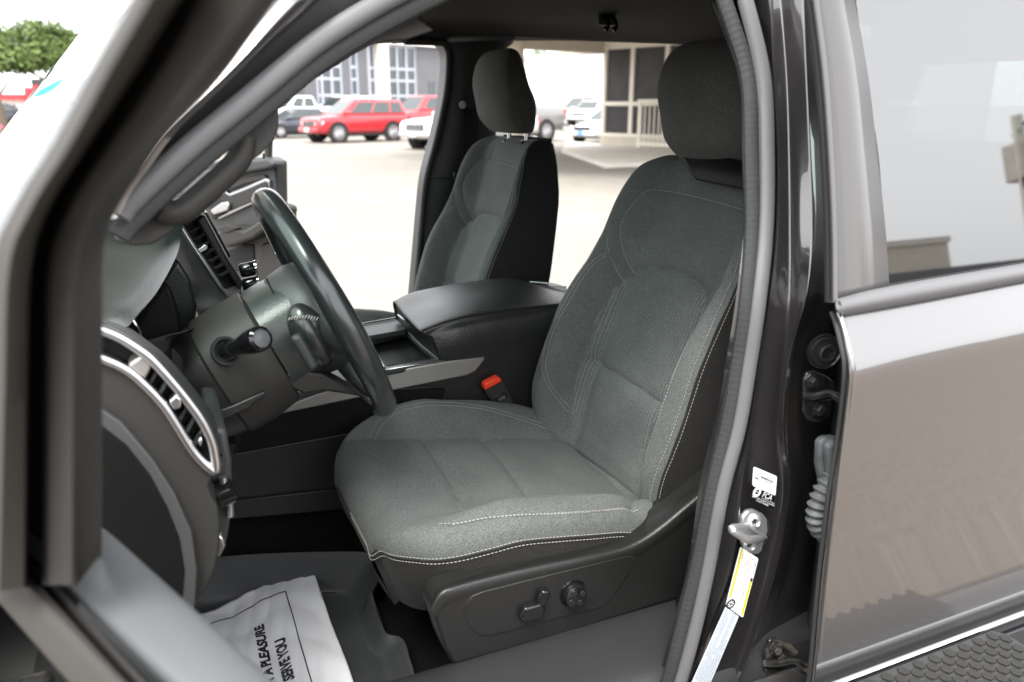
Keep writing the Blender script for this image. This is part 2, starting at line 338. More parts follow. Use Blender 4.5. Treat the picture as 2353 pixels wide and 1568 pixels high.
# rocker panel with plastic sill trim
sx = [-.4, -.1, .2, .4, .55, .68, .9]
sec = [(-.685, .79), (-.692, .85), (-.705, .875), (-.735, .889), (-.78, .893), (-.84, .890), (-.875, .876), (-.895, .84), (-.90, .80)]
b = MB(); b.grid([[V((x, y, z)) for y, z in sec] for x in sx]); b.build('sill_trim', M['sill'], T, sub=2, thick=.004, label='black grained plastic door sill')
b = MB(); b.slab([P(1432, 1474, y=-.772), P(1436, 1474, y=-.772), P(1428, 1568, y=-.80), P(1424, 1568, y=-.80)], (0, .001, 0)); b.build('trim_seam', M['black'], T)
sec = [(-.898, .86), (-.925, .84), (-.955, .80), (-.965, .70), (-.95, .55), (-.90, .50)]
b = MB(); b.grid([[V((x, y, z)) for y, z in sec] for x in (-.5, .2, .9, 1.6, 2.4)]); b.build('rocker_panel', M['paint'], T, sub=2, thick=.006)
b = MB(); b.grid([[V((x, y, z)) for y, z in [(.80, .80), (.83, .87), (.9, .86), (.95, .8), (.95, .55)]] for x in (-.5, .2, .9, 1.6, 2.4)]); b.build('rocker_panel', M['paint'], T, sub=2, thick=.006)
b = MB(); b.box((1.0, 0, .52), (3.2, 1.7, .1)); b.build('underbody', M['black'], T)
# dark side trim between seat base and pillar
loft('sill_trim', [[P(x, y, y=-.80) for x, y in ((1660, 1000), (1628, 1180), (1590, 1350), (1540, 1480), (1500, 1568))], [P(x, y, y=-.70) for x, y in ((1640, 1000), (1600, 1180), (1560, 1350), (1500, 1480), (1450, 1568))]], M['plastic'], T, 20, thick=.004)
# hexagon-patterned vent plate behind the seat, glimpsed beside the pillar
vp = empty('vent_plate'); vp.parent = T
o4 = [P(1510, 1398, z=.80), P(1562, 1378, z=.80), P(1575, 1400, z=.80), P(1540, 1432, z=.80)]
slab('plate', o4, (0, 0, .004), M['plastic_grey'], vp, .001)
b = MB()
for i in range(4):
    a = o4[0].lerp(o4[3], (i + .5) / 4); c = o4[1].lerp(o4[2], (i + .5) / 4); b.tube([a + V((0, 0, .006)), a.lerp(c, .45) + V((.004, 0, .006)), c + V((0, 0, .006))], .0022, 6)
b.build('rib', M['black'], vp)
# ---- rear door
RD = empty('rear_door'); RD.parent = T; RD['label'] = 'closed rear driver side door with tinted glass'
def zc(c, y): return [P(a, b_, y=y) for a, b_ in c]
char = [(1955, 858), (2100, 820), (2353, 765), (2700, 690)]
mold_b = [(1930, 727), (2100, 696), (2353, 648), (2700, 582)]
mold_t = [(1921, 688), (2040, 660), (2353, 607), (2700, 549)]
edge = [(1937, 1000), (1915, 1150), (1890, 1350), (1868, 1568), (1845, 1750)]
c0 = zc(mold_b, -.962)
cm = [P(a, b_, y=-.985) for a, b_ in ((1943, 792), (2100, 757), (2353, 707), (2700, 637))]
c1 = zc(char, -1.0)
XE = P(2700, 640, y=-.985).x
def lev(px, py, y, dz=0):
    p = P(px, py, y=y); return [p, p + V((.1, 0, 0)), p + V(((XE - p.x) * .5, 0, .0)), V((XE, y, p.z))]
cc = [c0, cm, c1, [c - V((0, -.0, .010)) for c in c1], lev(1938, 1000, -.998), lev(1920, 1150, -.997), lev(1903, 1300, -.9955), lev(1890, 1430, -.9985), lev(1872, 1568, -1.006), lev(1848, 1720, -1.018)]
body = loft('panel', cc, M['paint'], RD, 40, sub=1, auto=80)
he = [(1921, 722), (1930, 745), (1944, 800), (1952, 860), (1937, 1000), (1913, 1150), (1889, 1350), (1868, 1568), (1845, 1750)]
hy = [-.962, -.97, -.988, -1.0, -.998, -.997, -.9965, -1.006, -1.018]
hp = [P(x + 13, y, y=q) for (x, y), q in zip(he, hy)]
tube('door_edge', [p + V((-.001, .004, 0)) for p in hp], .0046, M['paint'], RD, 80)
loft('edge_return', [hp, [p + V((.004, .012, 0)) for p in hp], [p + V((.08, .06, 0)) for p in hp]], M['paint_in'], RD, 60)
b = MB(); ptl = cr([p + V((-.004, .012, 0)) for p in hp], 60); b.tube(ptl, .003, 8); b.build('edge_seal', M['seal_dark'], RD)
# molding under the glass
def molt(c, y, dz): return [P(a, b_ + dz, y=y) for a, b_ in c]
loft('belt_molding', [molt(mold_t, -.948, -2), molt(mold_t, -.962, 2), molt([(a, (b1 + b2) / 2) for (a, b1), (_, b2) in zip([(1921, 688), (2100, 650), (2353, 607), (2700, 549)], mold_b)], -.972, 0), molt(mold_b, -.968, -4), molt(mold_b, -.958, 1)], M['rubber'], RD, 40, m=14, label='satin grey strip under the rear window')
slab('belt_molding_cap', [P(1921, 688, y=-.95), P(1934, 692, y=-.972), P(1938, 725, y=-.97), P(1924, 726, y=-.95)], (-.003, 0, 0), M['rubber'], RD, .001)
# glass and applique lean inwards
GN = V((0, -math.cos(R(9.6)), math.sin(R(9.6)))); GP = P(2040, 660, y=-.952)
def G(px, py, off=0): return PL(px, py, GP - GN * (-off), GN)
gl = [[G(a, b_, -.002) for a, b_ in c] for c in ([(1950, -120), (1991, 176), (2021, 381), (2040, 668)], [(2250, -120), (2300, 176), (2320, 400), (2353, 618)], [(2800, -120), (2800, 176), (2800, 400), (2800, 545)])]
loft('window', gl, M['glass_dark'], RD, 30, m=12, label='dark tinted rear side window')
ap = [[G(a, b_, -.004) for a, b_ in c] for c in ([(1858, -100), (1872, 0), (1896, 176), (1912, 352), (1918, 528), (1921, 690)], [(1905, -100), (1915, 0), (1944, 176), (1960, 352), (1974, 528), (1980, 676)], [(1944, -100), (1960, 0), (1991, 176), (2012, 352), (2031, 528), (2040, 660)])]
loft('applique', ap, M['applique'], RD, 40, thick=.005, label='satin grey pillar panel of the rear door')
st = [(1850, -100), (1868, 0), (1890, 176), (1903, 352), (1911, 528), (1913, 694)]
tube('edge_seal', [G(a, b_, .002) for a, b_ in st], .006, M['rubber'], RD, 50)
tube('edge_seal', [G(a - 8, b_, .012) for a, b_ in st], .005, M['seal_dark'], RD, 50)
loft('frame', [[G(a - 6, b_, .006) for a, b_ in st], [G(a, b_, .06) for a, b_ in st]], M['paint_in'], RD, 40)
tube('window_frame', [G(1905, -112, .0), G(2250, -118, .0), V((XE - .02, G(2500, -118).y, G(2250, -118).z)), V((XE, -.945, 1.62)), V((XE, -.955, 1.47))], .014, M['seal_dark'], RD, 40)
b = MB(); b.slab([V((XE + .006, -.985, .84)), V((2.36, -.97, .84)), V((2.36, -.955, 1.46)), V((XE + .006, -.965, 1.46))], (0, .04, 0)); b.build('cab_side', M['paint'], T, bevel=.008)
b = MB(); b.slab([V((XE + .012, -.955, 1.46)), V((1.95, -.95, 1.46)), V((1.78, -.845, 1.84)), V((XE + .012, -.845, 1.86))], (0, .05, 0)); b.build('pillar', M['paint'], T, bevel=.008, label='painted rear cab pillar')
# inside face of the rear door so the cab is closed
b = MB(); b.slab([V((.84, -.90, .72)), V((1.75, -.90, .72)), V((1.75, -.90, 1.40)), V((.84, -.90, 1.40))], (0, .05, 0)); b.build('inner_panel', M['plastic_soft'], RD, bevel=.01)
# ---- hinges, grommets, bellows on the pillar
def hinge(px, py, s=1.0, label=None):
    h = empty('hinge'); h.parent = T; h['label'] = label
    y0 = -.885
    def q(dx, dy, off=0): return P(px + dx * s, py + dy * s, y=y0 + off)
    b = MB(); b.slab([q(-32, -10), q(-24, -30), q(-6, -34), q(20, -24), q(40, -8), q(40, 20), q(10, 24), q(-30, 26)], (0, -.006, 0)); b.build('plate', M['steel_dark'], h, bevel=.002)
    b = MB(); b.slab([q(-32, 34), q(38, 30), q(30, 70), q(6, 84), q(-20, 80), q(-32, 60)], (0, -.005, 0)); b.build('plate', M['steel_dark'], h, bevel=.002)
    b = MB(); b.tube(cr([q(-30, 26, -.006), q(0, 26, -.012), q(36, 20, -.02), q(62, 38, -.03), q(90, 60, -.03)], 20), .0055, 10, flat=((0, 1, 0), .8)); b.build('arm', M['steel_dark'], h)
    for dx, dy in ((-8, -8), (6, 56)):
        b = MB(); c = q(dx, dy, -.006); b.lathe(c, (0, -1, 0), [(.0, .009), (.0065, .009), (.0075, .007), (.0075, .003), (.0105, .002), (.011, 0)], 6); b.build('bolt', M['steel_dark'], h)
    return h
hinge(1872, 884, 1, 'upper black door hinge bolted to the pillar')
hinge(1788, 1498, 1.05, 'lower black door hinge bolted to the pillar')
def PH(px, py, off=0): return P(px, py, y=-.882 + off)
gr = empty('grommet'); gr.parent = T
b = MB(); b.lathe(PH(1893, 808), (-.25, -1, 0), [(.021, 0), (.019, .005), (.0155, .004), (.0125, .004), (.0125, .010), (.010, .012), (.007, .011), (.0065, .006), (0, .006)], 36); b.build('plug', M['seal_dark'], gr)
b = MB(); b.lathe(PH(1893, 808), (-.25, -1, 0), [(.024, -.002), (.0235, .003), (.021, .0015)], 36); b.build('rim', M['paint'], gr)
wb = empty('wiring_boot'); wb.parent = T; wb['label'] = 'grey rubber wiring boot with ribbed bellows'
o = [(1868, 1010), (1880, 998), (1905, 996), (1925, 1010), (1925, 1100), (1900, 1106), (1872, 1096), (1866, 1060)]
b = MB(); b.slab([P(x, y, y=-.884) for x, y in o], (0, -.014, 0)); b.build('boot', M['bellow'], wb, bevel=.005, seg=4)
o = [(1884, 1020), (1898, 1006), (1925, 1006), (1925, 1094), (1893, 1098)]
b = MB(); b.slab([P(x, y, y=-.896) for x, y in o], (0, -.014, 0)); b.build('boot_cover', M['bellow'], wb, bevel=.006, seg=4)
pth = cr([P(x, y, y=-.905) for x, y in ((1912, 1095), (1896, 1120), (1882, 1150), (1876, 1180), (1878, 1205), (1890, 1222), (1910, 1232))], 120)
b = MB(); b.tube(pth, [.0125 + .0022 * math.sin(2 * math.pi * i / 120 * 11) for i in range(120)], 16); b.build('bellows', M['bellow'], wb)
# ---- latch striker
sk = empty('latch_striker'); sk.parent = T; sk['label'] = 'zinc plated latch striker on the pillar'
def K(x, y, off=0): return PB(1493.6 + x * .3041, 1091.5 + y * .3041, -.012 + off)
slab('plate', [K(700, 320), (K(740, 275)), K(790, 265), K(860, 300), K(890, 340), K(895, 430), K(870, 500), (K(850, 580)), K(815, 608), K(770, 600), K(700, 540), K(690, 480), K(688, 380)], (0, .008, .0), M['zinc'], sk, .003, label=None)
slab('mount', [K(x, y, .009) for x, y in ((735, 290), (800, 262), (880, 310), (905, 360), (920, 420), (905, 460), (880, 520), (800, 600), (740, 580))], (0, .004, 0), M['black'], sk, .002)
for x, y in ((790, 350), (752, 530)):
    b = MB(); b.lathe(K(x, y, -.001), (-.15, -1, .1), [(.011, 0), (.011, .002), (.0085, .005), (.005, .006), (.003, .004), (0, .004)], 24); b.build('screw', M['zinc'], sk)
    b = MB()
    for k in range(3):
        a = math.pi * k / 3; d_ = V((math.cos(a), 0, math.sin(a))) * .0042; c = K(x, y, -.0075); b.tube([c - d_, c + d_], .0009, 6)
    b.build('screw_recess', M['black'], sk)
pts = [K(725, 395, 0), K(720, 396, -.012), K(640, 398, -.026), K(618, 408, -.03), K(628, 425, -.032), K(690, 465, -.03), K(740, 492, -.028), K(790, 485, -.014), K(835, 478, 0)]
tube('loop', pts, .0052, M['zinc'], sk, 40)
slab('shelf', [K(700, 352, -.003), K(872, 455, -.003), K(866, 476, -.003), K(704, 372, -.003)], (0, -.005, 0), M['zinc'], sk, .002)
# ---- stickers on the pillar
def frame_of(o, x1, y1):
    o, x1, y1 = V(o), V(x1), V(y1); return o, (x1 - o), (y1 - o)
class Sticker:
    """a label sheet lying on the pillar; (s,t) run 0..1 across it, s along the reading direction, t downwards"""
    def __init__(s, name, q, m, label, off=-.0175, r=.003):
        s.root = empty(name); s.root.parent = T; s.root['label'] = label
        c = [PB(x, y, off) for x, y in q]; s.c = c
        n = (c[1] - c[0]).cross(c[3] - c[0]).normalized()
        if n.y > 0: n = -n
        s.n = n; b = MB(); b.slab(c, -n * .0009)
        md = b.build('sheet', m, s.root, smooth=False)
        bv = md.modifiers.new('b', 'BEVEL'); bv.affect = 'EDGES'; bv.width = r; bv.segments = 4; bv.limit_method = 'ANGLE'; bv.angle_limit = R(60); bv.offset_type = 'OFFSET'
        # only the corner edges (across the sheet) are rounded
        w_ = md.data.attributes.new('bevel_weight_edge', 'FLOAT', 'EDGE')
        for e in md.data.edges:
            a, b_ = (md.data.vertices[i].co for i in e.vertices); w_.data[e.index].value = 1.0 if (a - b_).length < .0012 else 0
        bv.limit_method = 'WEIGHT'
        s.parts = {}
    def at(s, u, v, lift=.0003):
        c = s.c; return c[0].lerp(c[1], u).lerp(c[3].lerp(c[2], u), v) + s.n * lift
    def bar(s, u0, v0, u1, v1, key, lift=.0003):
        b = s.parts.setdefault(key, MB()); b.add([s.at(u0, v0, lift), s.at(u1, v0, lift), s.at(u1, v1, lift), s.at(u0, v1, lift)], [[0, 1, 2, 3]])
    def line(s, p, q, wd, key):
        a, b_ = s.at(*p), s.at(*q); d = (b_ - a).normalized().cross(s.n) * wd / 2; b = s.parts.setdefault(key, MB()); b.add([a + d, b_ + d, b_ - d, a - d], [[0, 1, 2, 3]])
    def text(s, body, u, v, size, key='ink', align='LEFT', lift=.0004):
        xd = s.at(u + .01, v) - s.at(u, v); yd = s.at(u, v - .01) - s.at(u, v)
        me = text('t', body, s.at(u, v, lift), xd, yd, size, M[key], None, align, 0)
        b = s.parts.setdefault(key, MB()); b.add([q.co.copy() for q in me.vertices], [list(f.vertices) for f in me.polygons]); bpy.data.meshes.remove(me)
    def lines(s, u0, v0, u1, v1, n, key='ink_grey', fill=.55, seed=1):
        rg = random.Random(seed); h = (v1 - v0) / n
        for i in range(n):
            u = u0
            while u < u1 - .004:
                l = rg.uniform(.012, .05); e = min(u1, u + l); s.bar(u, v0 + h * i, e, v0 + h * (i + fill), key); u = e + rg.uniform(.008, .014)
    def done(s):
        for k, b in s.parts.items(): b.build('print', M[k], s.root, smooth=False, auto=0)
K2 = lambda x, y: (1637.1 + x * .3412, 1034 + y * .3411)
s = Sticker('sticker', [(1732.5, 1073), (1785.5, 1095), (1782, 1140), (1729, 1116)], M['white'], 'white sticker with dense black serial text')
s.text('Spireon', .04, .16, .0042); s.text('1 0 1 0\n0 1 0 0\n1 0 1 0', .06, .3, .0028); s.bar(.06, .5, .24, .56, 'ink')
s.text('SN: WCA33960475A7', .30, .27, .0026); s.text('IMEI: 353890674378275', .30, .53, .0024)
rg = random.Random(3); u = .30
while u < .84:
    wd = rg.choice((.006, .01, .016)); s.bar(u, .31, u + wd, .42, 'ink'); u += wd + rg.choice((.006, .01))
s.text('MODEL\nFCC ID\nCONTAINS\nIC', .04, .68, .0022); s.text('SPIREON', .78, .88, .0016)
s.done()
s = Sticker('sticker', [(1730, 1119), (1781, 1140), (1776, 1171), (1726, 1148)], M['label_black'], 'black sticker with white letters below the white serial sticker', r=.002)
s.text('FCA', .42, .44, .0105, 'white'); s.text('FIAT CHRYSLER AUTOMOBILES', .42, .58, .0019, 'white'); s.text('BUILT WITH QUALITY AND PRIDE\nBY UAW MEMBERS', .52, .76, .0030, 'white', 'CENTER')
b = MB(); c = s.at(.2, .25); ax = s.n; b.lathe(c + ax * .0003, ax, [(.0036, 0), (.0062, .0001)], 24); s.parts['white'].add(b.v, b.f)
b = MB()
for k in range(18):
    a = 2 * math.pi * k / 18; e1 = (s.at(.21, .25) - s.at(.2, .25)).normalized(); e2 = ax.cross(e1); d_ = e1 * math.cos(a) + e2 * math.sin(a); t_ = ax.cross(d_)
    b.add([c + d_ * .006 + t_ * .0006, c + d_ * .006 - t_ * .0006, c + d_ * .0074 - t_ * .0005, c + d_ * .0074 + t_ * .0005], [[0, 1, 2, 3]])
s.parts['white'].add(b.v, b.f); s.text('UAW', .2, .29, .003, 'white', 'CENTER'); s.done()
# tyre sticker: reading direction runs up the pillar
s = Sticker('sticker', [(1668, 1392), (1702, 1257), (1743, 1284), (1707, 1420)], M['white'], 'white and yellow tyre pressure sticker under the latch striker', r=.003)
s.bar(.16, .04, .97, .15, 'yellow'); s.text('TIRE AND LOADING INFORMATION', .25, .125, .0042)
s.bar(.03, .86, .60, .97, 'yellow'); s.text('SEE OWNERS MANUAL FOR ADDITIONAL INFORMATION', .05, .945, .0030)
s.bar(.60, .86, .66, .97, 'ink'); s.bar(.615, .88, .645, .95, 'yellow')
s.text('SEATING CAPACITY  TOTAL 6   FRONT 3   REAR 3', .18, .23, .0030); s.text('The combined weight of occupants and cargo should never exceed', .18, .31, .0022)
for i, tt in enumerate((('TIRE', 'SIZE', 'COLD TIRE PRESSURE'), ('FRONT', '275/55R20 113T', '250 KPA, 36 PSI'), ('REAR', '275/55R20 113T', '250 KPA, 36 PSI'), ('SPARE', 'LT245/70R17', '250 KPA, 36 PSI'))):
    for j, q in enumerate(tt): s.text(q, .12 + .215 * i, .46 + .13 * j, .0026)
for v in (.38, .52, .65, .80): s.line((.06, v), (.93, v), .0005, 'ink_red')
for u in (.06, .30, .515, .73, .93): s.line((u, .38), (u, .80), .0005, 'ink_red')
s.text('2TP7S', .86, .95, .0035)
b = MB(); c = s.at(.075, .2); b.lathe(c + s.n * .0003, s.n, [(0, 0), (.0075, .0001)], 28); s.parts['ink'].add(b.v, b.f)
b = MB(); c2 = c + s.n * .0005; e1 = (s.at(.1, .2) - c).normalized(); e2 = s.n.cross(e1)
for k in range(8):
    a = 2 * math.pi * k / 8; d_ = e1 * math.cos(a) + e2 * math.sin(a); t_ = s.n.cross(d_)
    b.add([c2 + d_ * .0015 + t_ * .0003, c2 + d_ * .0015 - t_ * .0003, c2 + d_ * .005 - t_ * .001, c2 + d_ * .005 + t_ * .001], [[0, 1, 2, 3]])
s.parts.setdefault('white', MB()).add(b.v, b.f); s.done()
# certification sticker
s = Sticker('sticker', [(1558, 1640), (1668, 1395), (1698, 1417), (1592, 1665)], M['label_blue'], 'pale blue certification sticker with small print and bar code at the pillar foot', r=.002)
for i, tt in enumerate(('MFD BY FCA US LLC      DATE OF MFR 4-19      GVWR 3221 KG (7100 LB)', 'GAWR FRONT 1769 KG (3900 LB) WITH TIRES 275/55R20 RIMS 20X9.0', 'GAWR REAR 1860 KG (4100 LB) WITH TIRES 275/55R20 RIMS 20X9.0', 'AT 250 KPA (36 PSI) COLD     SINGLE', 'THIS VEHICLE CONFORMS TO ALL APPLICABLE FEDERAL MOTOR VEHICLE', 'SAFETY AND THEFT PREVENTION STANDARDS IN EFFECT ON THE DATE OF', 'MANUFACTURE SHOWN ABOVE.   TYPE: TRUCK')):
    s.text(tt, .34, .15 + .125 * i, .0034, 'ink_grey')
rg = random.Random(5); u = .25
while u < .34:
    wd = rg.choice((.003, .005, .008)); s.bar(u, .45, u + wd, .92, 'ink'); u += wd + rg.choice((.003, .005))
s.text('542', .275, .40, .006); s.done()
# ---- running board
SB = empty('running_board'); SB.parent = T; SB['label'] = 'chrome running board with black hexagon step pad'
p0 = P(2200, 1490, y=-1.022)
sec = [(.03, -.02), (.03, .018), (0, .03), (-.04, .034), (-.075, .028), (-.105, .012), (-.115, -.02), (-.108, -.05), (-.05, -.06)]
b = MB(); b.grid([[V((x, p0.y + a, p0.z + c - .02)) for a, c in sec] for x in (-.2, .5, .9, 1.3, 1.8, 2.4)], cu=True); b.build('bar', M['gloss'], SB, sub=2)
tube('chrome_strip', [V((x, p0.y - .002, p0.z + .0195)) for x in (-.2, .5, 1.0, 1.6, 2.4)], .0045, M['chrome'], SB, 20)
b = MB(); x0, x1 = .55, P(2320, 1480, y=-1.05).x
def padpt(x, a): return V((x, p0.y - .012 - a * .080, p0.z + .0172 - a * .012))
out = [padpt(x0, 0), padpt(x1 - .02, 0), padpt(x1 - .004, .15), padpt(x1, .5), padpt(x1 - .004, .85), padpt(x1 - .02, 1), padpt(x0, 1)]
b.slab(out, (0, 0, .006)); b.build('step_pad', M['seal_dark'], SB, bevel=.002)
b = MB(); hr = .0095
for i in range(60):
    for j in range(6):
        x = x0 + i * hr * 1.5 + .01; a = .12 + j * .23 + (i % 2) * .115
        if x > x1 - .014 or a > .93: continue
        c = padpt(x, a) + V((0, 0, .0062)); b.slab([c + V((math.cos(k * math.pi / 3), math.sin(k * math.pi / 3), 0)) * hr * .86 for k in range(6)], (0, 0, .0018))
b.build('tread', M['plastic_grey'], SB, smooth=False, auto=0)
# ================================================================== windshield and hood
def wx(y, z): return -.08 + (z - 1.57) * .87 - .162 * (1 - (y / .8) ** 2)
b = MB(); zs = [1.28 + .58 * i / 14 for i in range(15)]
b.grid([[V((wx(y, z), y, z)) for y in [-.8 + 1.6 * j / 40 for j in range(41)]] for z in zs]); WS = b.build('windshield', M['windshield'], T, label='windshield reflecting the bright sky')
def hitws(px, py):
    d = ray(px, py); t = .75
    while t < 2.2:
        p = CAM + d * t
        if p.x < wx(p.y, p.z) + .001 and p.y > -.8: return p + V((.0, -.002, .001))
        t += .002
    return CAM + d * .9
def decal(pts, m, name='decal', label=None):
    b = MB(); vs = [hitws(*p) + V((-.004, -.004, .004)) for p in pts]; b.add(vs, [list(range(len(vs)))]); b.build(name, m, WS, label=label)
M['decal_blue'] = mat('blue_decal', (.01, .35, .85), .4); M['decal_pink'] = mat('pink_decal', (.7, .05, .12), .4); M['decal_yellow'] = mat('yellow_decal', (.8, .7, .05), .4)
decal([(92, 233), (110, 218), (140, 203), (160, 193), (158, 200), (140, 217), (118, 231), (98, 236)], M['decal_blue'], label='blue teardrop sticker')
decal([(-6, 308), (16, 299), (23, 302), (10, 314), (-6, 324)], M['decal_pink']); decal([(-6, 334), (6, 331), (8, 334), (-6, 342)], M['decal_yellow'])
b = MB(); b.grid([[V((x, y, z - .03 * (y / .7) ** 2 - .01 * max(0, -x - 1.2))) for y in [-.8 + 1.6 * j / 20 for j in range(21)]] for x, z in ((-.48, 1.24), (-.7, 1.24), (-1.1, 1.22), (-1.5, 1.17), (-1.75, 1.08), (-1.8, .9))]); b.build('hood', M['paint'], T, thick=.01)
b = MB(); b.grid([[V((x, y, z)) for y, z in ((-.8, 1.2), (-.9, 1.17), (-.97, 1.08), (-.99, .95), (-.98, .7))] for x in (-.42, -.8, -1.3, -1.75)]); b.build('fender', M['paint'], T, thick=.01)
# ================================================================== open driver door
DP = V((-.082, -1.08, 0)); DN = V((.894, .447, 0)).normalized(); DD = V((DN.y, -DN.x, 0))
M['applique_dark'] = mat('dark_satin_molding', (.045, .042, .038), .7, spec=.25)
FD = empty('front_door'); FD.parent = T; FD['label'] = 'open driver door whose window frame and sill cross the left of the view'
def D(px, py, off=0): return PL(px, py, DP + DN * off, DN)
fA = [(-40, 1360), (-30, 900), (-20, 620), (30, 480), (120, 330), (215, 150), (300, 0), (345, -90)]
fB = [(62, 1350), (66, 800), (76, 600), (112, 480), (190, 350), (300, 180), (410, 0), (465, -90)]
fC = [(97, 1345), (100, 800), (106, 610), (146, 480), (228, 350), (345, 180), (455, 0), (512, -90)]
fD = [(165, 1345), (168, 800), (172, 620), (205, 500), (290, 380), (420, 215), (560, 30), (650, -90)]
fE = [(234, 1282), (235, 800), (237, 590), (262, 495), (330, 387), (390, 304), (513, 176), (632, 11), (705, -90)]
f_ = lambda c, o: [D(x, y, o) for x, y in c]
lf = [cr(c, 60) for c in (f_(fA, -.035), f_([(a + 40, b_) for a, b_ in fA], -.042), f_([(a - 8, b_) for a, b_ in fB], -.03), f_(fB, -.024), f_(fB, .012), f_([(a + 3, b_) for a, b_ in fC], .012), f_(fC, -.012), f_([(a + 20, b_) for a, b_ in fC], -.02), f_(fD, -.018), f_([(a + 12, b_) for a, b_ in fD], -.004), f_([(a - 10, b_) for a, b_ in fE], .006), f_(fE, .014), f_(fE, .05))]
def pt2(c): return c
b = MB(); b.grid(lf[:4]); b.build('frame_molding', M['applique_dark'], FD, label='blurred satin outer molding of the window frame')
b = MB(); b.grid(lf[3:6]); b.build('glass_channel', M['black'], FD)
b = MB(); b.grid(lf[5:]); b.build('window_frame', M['trim_warm'], FD, label='dark inner window frame of the open door')
# short strip in the lower part of the channel
zc_ = 1.335
def Z(px, py, dz=0): return P(px, py, z=zc_ + dz)
def ext(a, b_, t): return a + (b_ - a) * t
def beltrow(p, q, dz, o=(0, 0, 0)):
    a, c = Z(*p, dz), Z(*q, dz); u = DD * .9; return [a - DD * .12 + V(o), a + V(o), c + V(o), c + DD * .8 + V(o)]
r0 = beltrow((-90, 1380), (60, 1568), -.09); r1 = beltrow((-40, 1345), (150, 1568), -.03); r2 = beltrow((20, 1342), (250, 1568), -.008); r3 = beltrow((60, 1338), (274, 1568), 0); r4 = beltrow((92, 1334), (298, 1568), -.006)
b = MB(); b.grid([lin(r, 30) for r in (r1, r2, r3, r4, [p - V((0, 0, .03)) for p in r4])]); b.build('belt_molding', M['applique_dark'], FD, sub=1, thick=.003, label='blurred satin strip below the window opening')
r5 = beltrow((112, 1338), (322, 1568), -.004); r6 = beltrow((140, 1340), (350, 1568), -.004)
b = MB(); b.grid([lin(r, 30) for r in ([p - V((0, 0, .03)) for p in r5], r5, r6, [p - V((0, 0, .03)) for p in r6])]); b.build('inner_seal', M['trim_warm'], FD, sub=1)
i0 = beltrow((153, 1352), (372, 1568), -.012); i1 = beltrow((160, 1340), (385, 1568), 0); i3 = beltrow((238, 1215), (625, 1568), 0); i2 = [a.lerp(c, .5) + V((0, 0, .006)) for a, c in zip(i1, i3)]
i4 = [p + DN * .01 - V((0, 0, .01)) for p in i3]; i5 = [p + DN * .02 - V((0, 0, .09)) for p in i3]
M['door_ledge'] = mat('door_top_trim', (.085, .09, .093), .55, bump=.15, bscale=600, bdist=.0004)
b = MB(); b.grid([lin(r, 30) for r in (i0, i1, i2, i3, i4, i5)]); b.build('top_trim', M['door_ledge'], FD, sub=2, label='pale grey top ledge of the open door trim')
# door shell below the belt
q0 = DP - DD * .10; q1 = DP + DD * .95
for nm, o, th, m in (('skin', -.07, .03, 'paint'), ('trim_panel', .03, .04, 'plastic_soft')):
    b = MB(); a = q0 + DN * o; c = q1 + DN * o; b.slab([V((a.x, a.y, .52)), V((c.x, c.y, .52)), V((c.x, c.y, 1.27)), V((a.x, a.y, 1.27))], DN * th); b.build(nm, M[m], FD, bevel=.012, seg=3)
pe = DP + DD * .93
tube('window_frame', [V((pe.x, pe.y, 1.3)), V((pe.x - .01, pe.y, 1.6)), V((pe.x - .03, pe.y + .04, 1.84)), V((pe.x - .08, pe.y + .14, 1.93)), DP + DD * .55 + V((0, 0, 1.95)), D(650, -90, 0) + V((.03, -.05, .05))], .02, M['seal_dark'], FD, 40)
for z in (.7, 1.15):
    b = MB(); a = DP - DD * .10 + V((0, 0, z)); b.box((a + V((-.2, -.86, z))) * .5 + V((0, 0, z * .25)) if False else a + V((-.03, .03, 0)), (.06, .06, .06)); b.build('hinge', M['steel_dark'], FD, bevel=.008)
# ================================================================== driver side windscreen pillar inside, grab handle
pillin = [(258, 545), (270, 558), (310, 566), (352, 562), (384, 542), (410, 514), (440, 490), (480, 455), (520, 420), (560, 384), (600, 355), (618, 338), (632, 318), (641, 285), (641, 240), (700, 197), (760, 160), (815, 125), (850, 106), (880, 96), (935, 92), (1000, 70), (935, 20), (700, 166), (420, 372), (285, 500)]
hole = [(392, 478), (415, 473), (440, 456), (470, 432), (500, 404), (528, 378), (545, 352), (552, 327), (540, 326), (515, 345), (470, 386), (430, 420), (405, 445), (384, 466)]
def slab_hole(name, out, hol, vec, m, parent, bevel=.004, label=None):
    me = bpy.data.meshes.new(name); bm = bmesh.new(); vec = V(vec)
    def ring(pts): return [bm.verts.new(p) for p in pts]
    for off, flip in ((V((0, 0, 0)), 0), (vec, 1)):
        a = ring([p + off for p in out]); h = ring([p + off for p in hol]) if hol else []
        ee = [bm.edges.new((a[i], a[(i + 1) % len(a)])) for i in range(len(a))] + [bm.edges.new((h[i], h[(i + 1) % len(h)])) for i in range(len(h))]
        bmesh.ops.triangle_fill(bm, edges=ee, use_beauty=True)
        if off.length == 0: A, H = a, h
        else:
            for X, Y in ((A, a), (H, h)):
                for i in range(len(X)): bm.faces.new((X[i], X[(i + 1) % len(X)], Y[(i + 1) % len(X)], Y[i]))
    bmesh.ops.recalc_face_normals(bm, faces=bm.faces); bmesh.ops.dissolve_limit(bm, angle_limit=.01, verts=bm.verts, edges=bm.edges) if False else None
    bm.to_mesh(me); bm.free(); me.materials.append(m); o = bpy.data.objects.new(name, me); COL.objects.link(o); o.parent = parent
    me.polygons.foreach_set('use_smooth', [True] * len(me.polygons))
    if bevel: md = o.modifiers.new('b', 'BEVEL'); md.width = bevel; md.segments = 3; md.limit_method = 'ANGLE'; md.angle_limit = R(50)
    if label: o['label'] = label
    return o
